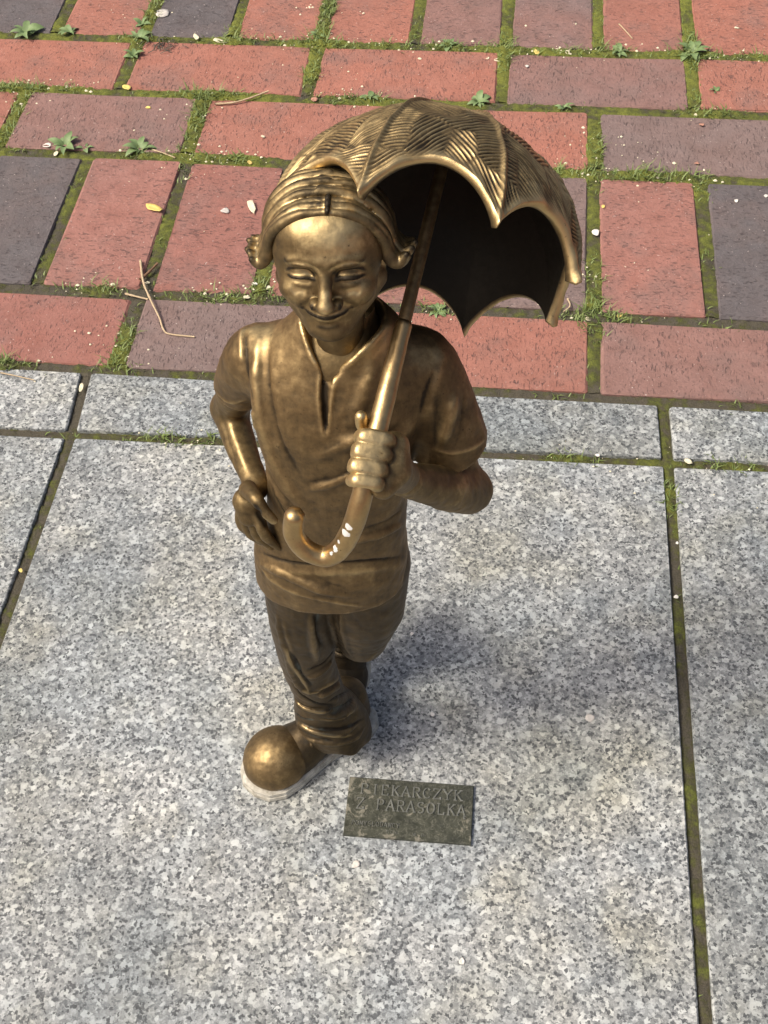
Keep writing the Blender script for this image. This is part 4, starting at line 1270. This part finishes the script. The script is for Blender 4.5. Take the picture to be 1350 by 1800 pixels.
def arc(cx, cy, rx, ry, a0, a1, n=12):
    return [(cx + rx * math.cos(math.radians(a0 + (a1 - a0) * i / n)), cy + ry * math.sin(math.radians(a0 + (a1 - a0) * i / n))) for i in range(n + 1)]
P_ = [[(.2, 0), (.2, 1)], [(.2, 1), (.55, 1)] + arc(.55, .76, .3, .24, 90, -90, 8) + [(.2, .52)]]
A_ = [[(.05, 0), (.5, 1)], [(.5, 1), (.95, 0)], [(.22, .35), (.78, .35)]]
L_ = [[(.22, 0), (.22, 1)], [(.22, 0), (.85, 0), (.87, .16)]]
GL = {'P': P_, 'I': [[(.5, 0), (.5, 1)]], 'E': [[(.2, 0), (.2, 1)], [(.2, 1), (.8, 1), (.82, .86)], [(.2, .52), (.65, .52)], [(.2, 0), (.84, 0), (.86, .15)]],
      'K': [[(.2, 0), (.2, 1)], [(.2, .42), (.82, 1)], [(.40, .60), (.92, 0)]], 'A': A_, 'R': P_ + [[(.5, .52), (.95, 0)]], 'C': [arc(.54, .5, .40, .5, 45, 315, 16)],
      'Z': [[(.12, .86), (.12, 1), (.88, 1)], [(.88, 1), (.1, 0)], [(.1, 0), (.9, 0), (.9, .15)]], 'Y': [[(.05, 1), (.5, .5)], [(.95, 1), (.5, .5)], [(.5, .5), (.5, 0)]],
      'S': [arc(.5, .75, .32, .25, 40, 270, 10) + arc(.5, .25, .34, .25, 90, -140, 10)], 'O': [arc(.5, .5, .42, .5, 0, 360, 20)], 'L': L_, 'Ł': L_ + [[(.02, .38), (.52, .62)]],
      'Ą': A_ + [[(.93, 0), (.84, -.14), (.92, -.25), (1.02, -.22)]], 'M': [[(.08, 0), (.15, 1)], [(.15, 1), (.5, .15)], [(.5, .15), (.85, 1)], [(.85, 1), (.92, 0)]],
      'D': [[(.2, 0), (.2, 1)], [(.2, 1), (.5, 1)] + arc(.5, .5, .38, .5, 90, -90, 10) + [(.2, 0)]], 'W': [[(.03, 1), (.28, 0)], [(.28, 0), (.5, .9)], [(.5, .9), (.72, 0)], [(.72, 0), (.97, 1)]],
      'B': [[(.2, 0), (.2, 1)], [(.2, 1), (.5, 1)] + arc(.5, .76, .28, .24, 90, -90, 8) + [(.2, .52)], [(.5, .52)] + arc(.5, .26, .34, .26, 90, -90, 8) + [(.2, 0)]], '.': [[(.45, .0), (.55, .0)]], ':': [[(.5, .2), (.5, .3)], [(.5, .7), (.5, .8)]]}
SERIF = {'P': [(.2, 0)], 'I': [(.5, 0), (.5, 1)], 'K': [(.2, 0), (.2, 1), (.82, 1), (.92, 0)], 'A': [(.05, 0), (.95, 0)], 'Ą': [(.05, 0), (.95, 0)], 'R': [(.2, 0), (.95, 0)], 'Y': [(.05, 1), (.95, 1), (.5, 0)], 'L': [(.22, 1)], 'Ł': [(.22, 1)]}
def lettering(name, lines, mat):
    V, F = [], []
    rl = random.Random(4)
    def bar(a, b, w, z1):
        a, b = np.array(a), np.array(b); d = b - a; L = np.linalg.norm(d)
        if L < 1e-7: return
        d /= L; n = np.array([-d[1], d[0]]) * w / 2; a = a - d * w * .3; b = b + d * w * .3
        q = len(V)
        for z, k in ((PLT - .0004, 1.25), (z1, .7)):
            for c in (a - n * k, b - n * k, b + n * k, a + n * k): V.append((c[0], c[1], z))
        F.extend([[q + i, q + (i + 1) % 4, q + 4 + (i + 1) % 4, q + 4 + i] for i in range(4)] + [[q + 4, q + 5, q + 6, q + 7]])
    for text, u0, u1, v1, v0, rise in lines:           # u along the plate, v down from its top edge
        X0, X1 = -PLW / 2 + PLW * u0, -PLW / 2 + PLW * u1
        y0, y1 = PLH / 2 - PLH * v0, PLH / 2 - PLH * v1
        n = len(text); adv = (X1 - X0) / n; hgt = y1 - y0
        for i, ch in enumerate(text):
            if ch not in GL: continue
            w = adv * (.84 if ch != 'I' else .9)
            T = lambda p: (X0 + adv * i + w * p[0], y0 + hgt * p[1])
            for st in GL[ch]:
                for a, b in zip(st[:-1], st[1:]):
                    A, B = T(a), T(b)
                    steep = abs(B[1] - A[1]) > abs(B[0] - A[0]) * .8
                    bar(A, B, hgt * (.15 if steep else .085) * rl.uniform(.85, 1.1), PLT + rise * rl.uniform(.7, 1.1))
            if hgt > .005:
                for sx, sy in SERIF.get(ch, []):
                    A, B = T((sx - .15, sy)), T((sx + .15, sy)); bar(A, B, hgt * .08, PLT + rise)
    me = mesh_from(name, V, F, False); me.materials.append(mat)
    return link(bpy.data.objects.new(name, me), plaque)
lettering('lettering', [('PIEKARCZYK', .095, .925, .115, .285, .0010), ('Z PARASOLKĄ', .075, .955, .365, .545, .0010)], M['letters'])
lettering('small_lettering', [('POMYSŁODAWCY', .055, .44, .755, .825, .0009), ('SOŁ', .33, .44, .875, .925, .0004), ('W.B', .54, .64, .885, .94, .0004)], M['letters'])

# ------------------------------------------------------------------ weeds in the joints
def leaf_mesh(seed):
    r_ = random.Random(seed); n, V, F = 6, [], []
    L = 1.0; wid = r_.uniform(.17, .25)
    for i in range(n + 1):
        t = i / n; w = wid * math.sin(math.pi * min(t * .93 + .07, 1)) ** .8 * (1 - .25 * t) + (.03 if t < .2 else 0)
        z = .30 * math.sin(t * 2.1) - .25 * t * t; k = r_.uniform(-.02, .02)
        for s_ in (-1, -.5, 0, .5, 1):
            V.append((t * L, s_ * w + k, z + .10 * abs(s_) * w * 4 * .5))
    for i in range(n):
        for j in range(4):
            q = i * 5 + j; F.append([q, q + 5, q + 6, q + 1])
    me = mesh_from('leaf', np.array(V), np.array(F)); me.materials.append(M['weed']); return me
LEAVES = [leaf_mesh(i) for i in range(5)]
def weed(px, py, span, n, label, flat=.35, spread=2 * math.pi, a0=0):
    g = ground(px, py); root = empty('weed', (g[0], g[1], -.0025))
    tag(root, label, 'weed', 'weeds growing in the paving joints')
    size = span / 1500 * .54
    n = int(n * 1.4)
    for i in range(n):
        o = link(bpy.data.objects.new('leaf', LEAVES[random.randrange(5)]), root)
        k = size * random.choice([.6, .8, .95, 1.1, 1.2])
        o.scale = (k, k * random.uniform(.9, 1.4), k)
        o.rotation_euler = (random.uniform(-.35, .35), -random.uniform(-.02, flat * 1.3), a0 + spread * (i + random.uniform(-.3, .3)) / n)
        o.location = (0, 0, random.uniform(0, .002))
    return root
weed(45, 58, 58, 8, 'broad grey-green rosette weed in the joint at the far upper left')
weed(122, 57, 38, 5, 'small bright weed beside the joint corner left of the dark brick')
weed(250, 42, 34, 5, 'upper tuft of trailing weed right of the dark brick')
weed(243, 68, 46, 6, 'broad-leaved trailing weed where the joints cross below the dark brick')
weed(235, 98, 40, 5, 'lowest tuft of trailing weed in the joint between two red bricks')
weed(114, 257, 50, 7, 'low green weed beside the two cream petals')
weed(150, 260, 34, 4, 'thin weed just right of the one beside the cream petals', .3)
weed(246, 262, 48, 6, 'spreading weed hanging over the edge of a red soldier brick')
weed(840, 178, 42, 7, 'star-shaped weed above the top of the umbrella on its right')
weed(992, 189, 32, 5, 'tiny dull weed in the joint under the plum brick')
weed(1086, 92, 36, 6, 'upright green weed in the joint above the plum brick')
weed(1216, 94, 58, 9, 'large spiky weed where joints cross above the right end of the plum brick')
weed(788, 80, 34, 6, 'grassy weed in the joint behind the umbrella crown')
weed(1072, 170, 14, 3, 'very small weed on the joint right of the plum brick') if False else None
weed(768, 546, 32, 6, 'weed seen under the umbrella edge beside the shaft')
weed(650, 172, 34, 6, 'weed half hidden behind the left top of the umbrella')
weed(1258, 160, 26, 5, 'moss-green weed in a broken hole of a red brick at the right')
weed(560, 62, 36, 6, 'bushy weed in the joint crossing at the upper middle')

# ------------------------------------------------------------------ petals, chips and other litter
def petal_mesh(seed, mat, long=1.6, cup=.35):
    r_ = random.Random(seed); V = [(0, 0, .02)]; F = []; n = 10
    for k, rr in ((0, .55), (1, 1.0)):
        for i in range(n):
            a = 2 * math.pi * i / n
            x, y_ = math.cos(a) * rr * long * .5, math.sin(a) * rr * .5 * (1 - .3 * math.cos(a))
            jit = r_.uniform(.85, 1.12) if k else 1
            V.append((x * jit, y_ * jit, cup * (x * x * .5 + y_ * y_ * 2.2) * (.6 + .5 * r_.random()) + .02))
    for i in range(n):
        j = (i + 1) % n
        F.append([0, 1 + i, 1 + j]); F.append([1 + i, 1 + n + i, 1 + n + j, 1 + j])
    V2 = [(x, y_, z - .09) for x, y_, z in V]
    m_ = len(V); F2 = [[v + m_ for v in f[::-1]] for f in F]
    F3 = [[1 + n + i, 1 + n + i + m_, 1 + n + (i + 1) % n + m_, 1 + n + (i + 1) % n] for i in range(n)]
    me = mesh_from('petal', V + V2, F + F2 + F3); me.materials.append(mat); return me
PM = {}
for nm, mat, lg in (('cream', 'petal', 1.5), ('yellow', 'petal_yellow', 1.5), ('white', 'petal_white', 1.3), ('gum', 'gum', 1.3), ('chip', 'chip', 1.2), ('long', 'petal_yellow', 2.4), ('sliver', 'petal', 2.8)):
    PM[nm] = [petal_mesh(hash(nm) % 97 if False else len(nm) * 13 + i, M[mat], lg, .12 if nm == 'gum' else .35) for i in range(3)]
def litter(px, py, size, kind, name, cat, label, z=.0006, rot=None):
    g = ground(px, py); o = link(bpy.data.objects.new(name, random.choice(PM[kind])))
    per = np.linalg.norm(ground(px + 10, py) - ground(px - 10, py)) / 20
    k = size * per
    o.location = (g[0], g[1], z); o.scale = (k * .62, k * .62, k * .5)
    o.rotation_euler = (random.uniform(-.15, .15), random.uniform(-.15, .15), random.uniform(0, 6.28) if rot is None else rot)
    tag(o, label, cat, 'fallen petals and crumbs on the paving')
LT = [(272, 368, 26, 'long', 'petal', 'petal', 'large yellow petal lying on the right side of a red soldier brick', .0012, -.5),
 (261, 190, 11, 'yellow', 'petal', 'petal', 'small yellow petal on the dusky left stretcher brick'), (462, 241, 9, 'cream', 'petal', 'petal', 'small pale yellow petal on the red brick left of the umbrella'),
 (439, 286, 12, 'yellow', 'petal', 'petal', 'orange-yellow petal at the joint left of the umbrella edge'), (83, 257, 20, 'white', 'petal', 'petal', 'big white petal leaning against the weed on the left joint'),
 (99, 271, 13, 'cream', 'petal', 'petal', 'round cream petal just below the big white one'), (222, 154, 18, 'yellow', 'petal', 'petal', 'golden petal curled in the joint crossing left of centre'),
 (345, 66, 14, 'sliver', 'petal', 'petal', 'cream sliver in the upper joint left of the middle'), (387, 74, 15, 'sliver', 'petal', 'petal', 'second cream sliver to the right in the upper joint'),
 (1060, 364, 11, 'yellow', 'petal', 'petal', 'yellow petal on the left edge of the red brick right of the umbrella'), (1047, 410, 20, 'white', 'petal', 'petal', 'white blossom in the joint right of the umbrella'),
 (1089, 556, 13, 'yellow', 'petal', 'petal', 'yellow petal at the top edge of the long plum brick'), (1033, 562, 13, 'cream', 'petal', 'petal', 'cream petal in the grass tuft below the umbrella right tip'),
 (1294, 354, 11, 'white', 'petal', 'petal', 'white petal on the dark brick at the right'), (1346, 345, 12, 'white', 'petal', 'petal', 'white petal cut by the right picture edge'),
 (1295, 50, 10, 'cream', 'petal', 'petal', 'cream petal on the red brick in the upper right corner'), (943, 92, 16, 'yellow', 'petal', 'petal', 'yellow petal in the joint above the plum brick'),
 (998, 93, 12, 'cream', 'petal', 'petal', 'cream petal in the middle of the joint above the plum brick'), (857, 103, 10, 'cream', 'petal', 'petal', 'small cream petal on the red brick above the umbrella'),
 (876, 107, 17, 'cream', 'petal', 'petal', 'cream petal at the corner of the red brick above the umbrella'), (738, 104, 8, 'cream', 'petal', 'petal', 'tiny cream crumb on the red brick behind the umbrella crown'),
 (926, 117, 11, 'white', 'petal', 'petal', 'white fleck near the left end of the plum brick'), (1012, 43, 5, 'cream', 'petal', 'petal', 'cream fleck on the upper plum brick'),
 (448, 500, 14, 'white', 'petal', 'petal', 'uppermost white petal in the moss beside the boy\'s face'), (471, 507, 13, 'cream', 'petal', 'petal', 'cream petal closest to the boy\'s cheek'), (434, 524, 14, 'cream', 'petal', 'petal', 'lowest cream petal in the moss beside the boy\'s face'),
 (199, 501, 10, 'cream', 'petal', 'petal', 'cream petal on the joint under the red soldier brick'), (1209, 812, 17, 'cream', 'petal', 'petal', 'heart-shaped cream petal in the granite joint at the right'), (1050, 801, 11, 'white', 'petal', 'petal', 'white petal scrap in the granite joint behind the elbow'),
 (143, 683, 14, 'sliver', 'petal', 'petal', 'cream sliver standing in the short granite joint on the left'), (37, 1004, 10, 'yellow', 'petal', 'petal', 'yellow petal in the long granite joint on the left'),
 (236, 1060 - 830, 5, 'cream', 'petal', 'petal', 'tiny cream crumb left of the golden petal') , (1225, 288, 13, 'chip', 'brick_chip', 'chip', 'pink chip in the lower pit of the mauve brick'), (1233, 220, 14, 'chip', 'brick_chip', 'chip', 'pink chip in the upper pit of the mauve brick'),
 (552, 176, 16, 'chip', 'brick_chip', 'chip', 'orange chip in the joint left of the umbrella crown'), (284, 24, 34, 'gum', 'chewing_gum', 'gum', 'large flat grey gum spot at the brick corner in the upper left'), (396, 371, 20, 'gum', 'chewing_gum', 'gum', 'grey-white gum spot on the red brick left of the canopy'),
 (443, 366, 20, 'sliver', 'petal', 'petal', 'white sliver beside the canopy left tip'), (812, 1690, 16, 'white', 'stone_chip', 'chip', 'white stone chip on the lower granite slab'), (1038, 1262, 22, 'gum', 'chewing_gum', 'gum', 'pale trodden gum spot on the granite right of the plaque'),
 (760, 1256, 12, 'white', 'stone_chip', 'chip', 'pale chip on the granite above the plaque right corner'), (1188, 1050, 11, 'white', 'petal', 'petal', 'white petal in the shadowed granite joint'), (625, 1520, 20, 'gum', 'chewing_gum', 'gum', 'faint yellowish gum spot just below the plaque'),
 (724, 1190 - 75, 10, 'white', 'stone_chip', 'chip', 'white chip on the granite beside the bent knee'), (1190, 955, 8, 'white', 'petal', 'petal', 'white crumb in the granite joint above the shadow')]
for t in LT: litter(*t)
def stick(name, label, cat, P, rad, mat):
    P = spline(P, 6); V, F = [], []; seg = 7
    o0 = P[0].copy(); rs_ = random.Random(len(label))
    tan = np.gradient(P, axis=0); tan /= np.linalg.norm(tan, axis=1)[:, None]
    for i, (p, t) in enumerate(zip(P, tan)):
        a = np.cross(t, [0, 0, 1]); a /= np.linalg.norm(a); b_ = np.cross(a, t); rr = rad * rs_.uniform(.8, 1.2) * (1 - .35 * i / len(P))
        for j in range(seg):
            V.append(p - o0 + (a * math.cos(2 * math.pi * j / seg) + b_ * math.sin(2 * math.pi * j / seg)) * rr)
    for i in range(len(P) - 1):
        for j in range(seg):
            F.append([i * seg + j, i * seg + (j + 1) % seg, (i + 1) * seg + (j + 1) % seg, (i + 1) * seg + j])
    F.append(list(range(seg))); F.append([(len(P) - 1) * seg + j for j in range(seg)][::-1])
    me = mesh_from(name, V, F); me.materials.append(mat)
    o = link(bpy.data.objects.new(name, me)); o.location = o0
    return tag(o, label, cat)
gz = lambda pts, z: [ground(a, b, zz) for (a, b), zz in zip(pts, z)]
stick('straw', 'long pale bent straw across the joint left of the boy', 'straw', gz([(247, 458), (252, 495), (264, 525), (280, 558), (287, 578), (298, 587), (342, 592)], [.002, .004, .005, .003, .002, .0018, .0016]), .0012, M['straw'])
stick('twig', 'short brown twig crossing under the pale straw', 'twig', gz([(246, 492), (262, 478), (277, 463)], [.0015, .003, .0015]), .0017, M['twig'])
stick('straw', 'thin dry stem lying in the joint left of the straw crossing', 'straw', gz([(220, 516), (235, 520), (260, 526)], [.001, .001, .001]), .0012, M['straw'])
stick('straw', 'forked dry grass stem on the red brick left of the umbrella', 'straw', gz([(378, 183), (412, 180), (440, 172), (472, 160)], [.001, .002, .003, .004]), .0013, M['straw'])
stick('straw', 'fine straw in the joint by the spreading weed', 'straw', gz([(268, 263), (290, 270), (308, 277)], [.001, .0015, .001]), .0010, M['straw'])
stick('straw', 'pale sliver of straw on the plum brick at the top', 'straw', gz([(1088, 42), (1096, 50), (1112, 68)], [.0008, .0008, .0008]), .0009, M['straw'])
stick('straw', 'dry blade beside the umbrella lowest right tip', 'straw', gz([(998, 525), (1002, 538), (990, 548)], [.001, .004, .002]), .0009, M['straw'])
stick('straw', 'hair-thin dry stalk along the granite joint at the far left', 'straw', gz([(0, 655), (25, 660), (60, 668)], [.001, .001, .001]), .0007, M['straw'])
# a clot of dead roots
V, F = [], []
g0 = ground(287, 78)
for i in range(46):
    c = g0 + np.array([random.gauss(0, .011), random.gauss(0, .008), .0005]); a = random.uniform(0, 6.28); b = len(V); ln = random.uniform(.006, .016); cv = random.uniform(-1, 1)
    for t in (0, .33, .66, 1):
        x = c + np.array([math.cos(a + cv * t), math.sin(a + cv * t), 0]) * ln * (t - .5) + [0, 0, .0045 * math.sin(t * 3.14) * random.random()]
        V += [x - g0 + [0, 0, .0005], x - g0 + np.array([-math.sin(a), math.cos(a), 0]) * .0009]
    for k in range(3): F.append([b + 2 * k, b + 2 * k + 1, b + 2 * k + 3, b + 2 * k + 2])
me = mesh_from('root_clump', np.array(V), np.array(F)); me.materials.append(M['lint'])
rc = link(bpy.data.objects.new('root_clump', me)); rc.location = g0
tag(rc, 'dark clot of dead roots at the joint right of the trailing weed', 'root clump')
# crumbs too many to count
V, F = [], []
for _ in range(750):
    r_ = random.random()
    if r_ < .94:
        x, y_ = random.choice([(a, b) for a, b, _r, _k in HOT]); x += random.gauss(0, .03); y_ += random.gauss(0, .010)
    else: x, y_ = random.uniform(-.75, .6), random.uniform(-.3, 1.2)
    s_ = random.choice([.0007, .0009, .0013, .0022]) * random.uniform(.7, 1.2) * (1.0 if y_ > .38 else .55)
    if y_ > .30 and abs(x) < .16 and y_ < .30: continue
    b = len(V); n = 5; a0 = random.random() * 6
    V.append((x, y_, s_ * .6 + .0002))
    for i in range(n): V.append((x + math.cos(a0 + i * 1.257) * s_ * random.uniform(.6, 1.2), y_ + math.sin(a0 + i * 1.257) * s_ * random.uniform(.5, 1), -.0002))
    F += [[b, b + 1 + i, b + 1 + (i + 1) % n] for i in range(n)]
me = mesh_from('crumbs', np.array(V), np.array(F)); me.materials.append(M['petal'])
tag(link(bpy.data.objects.new('crumbs', me)), 'scattered cream crumbs of dry petals', 'crumbs', kind='stuff')
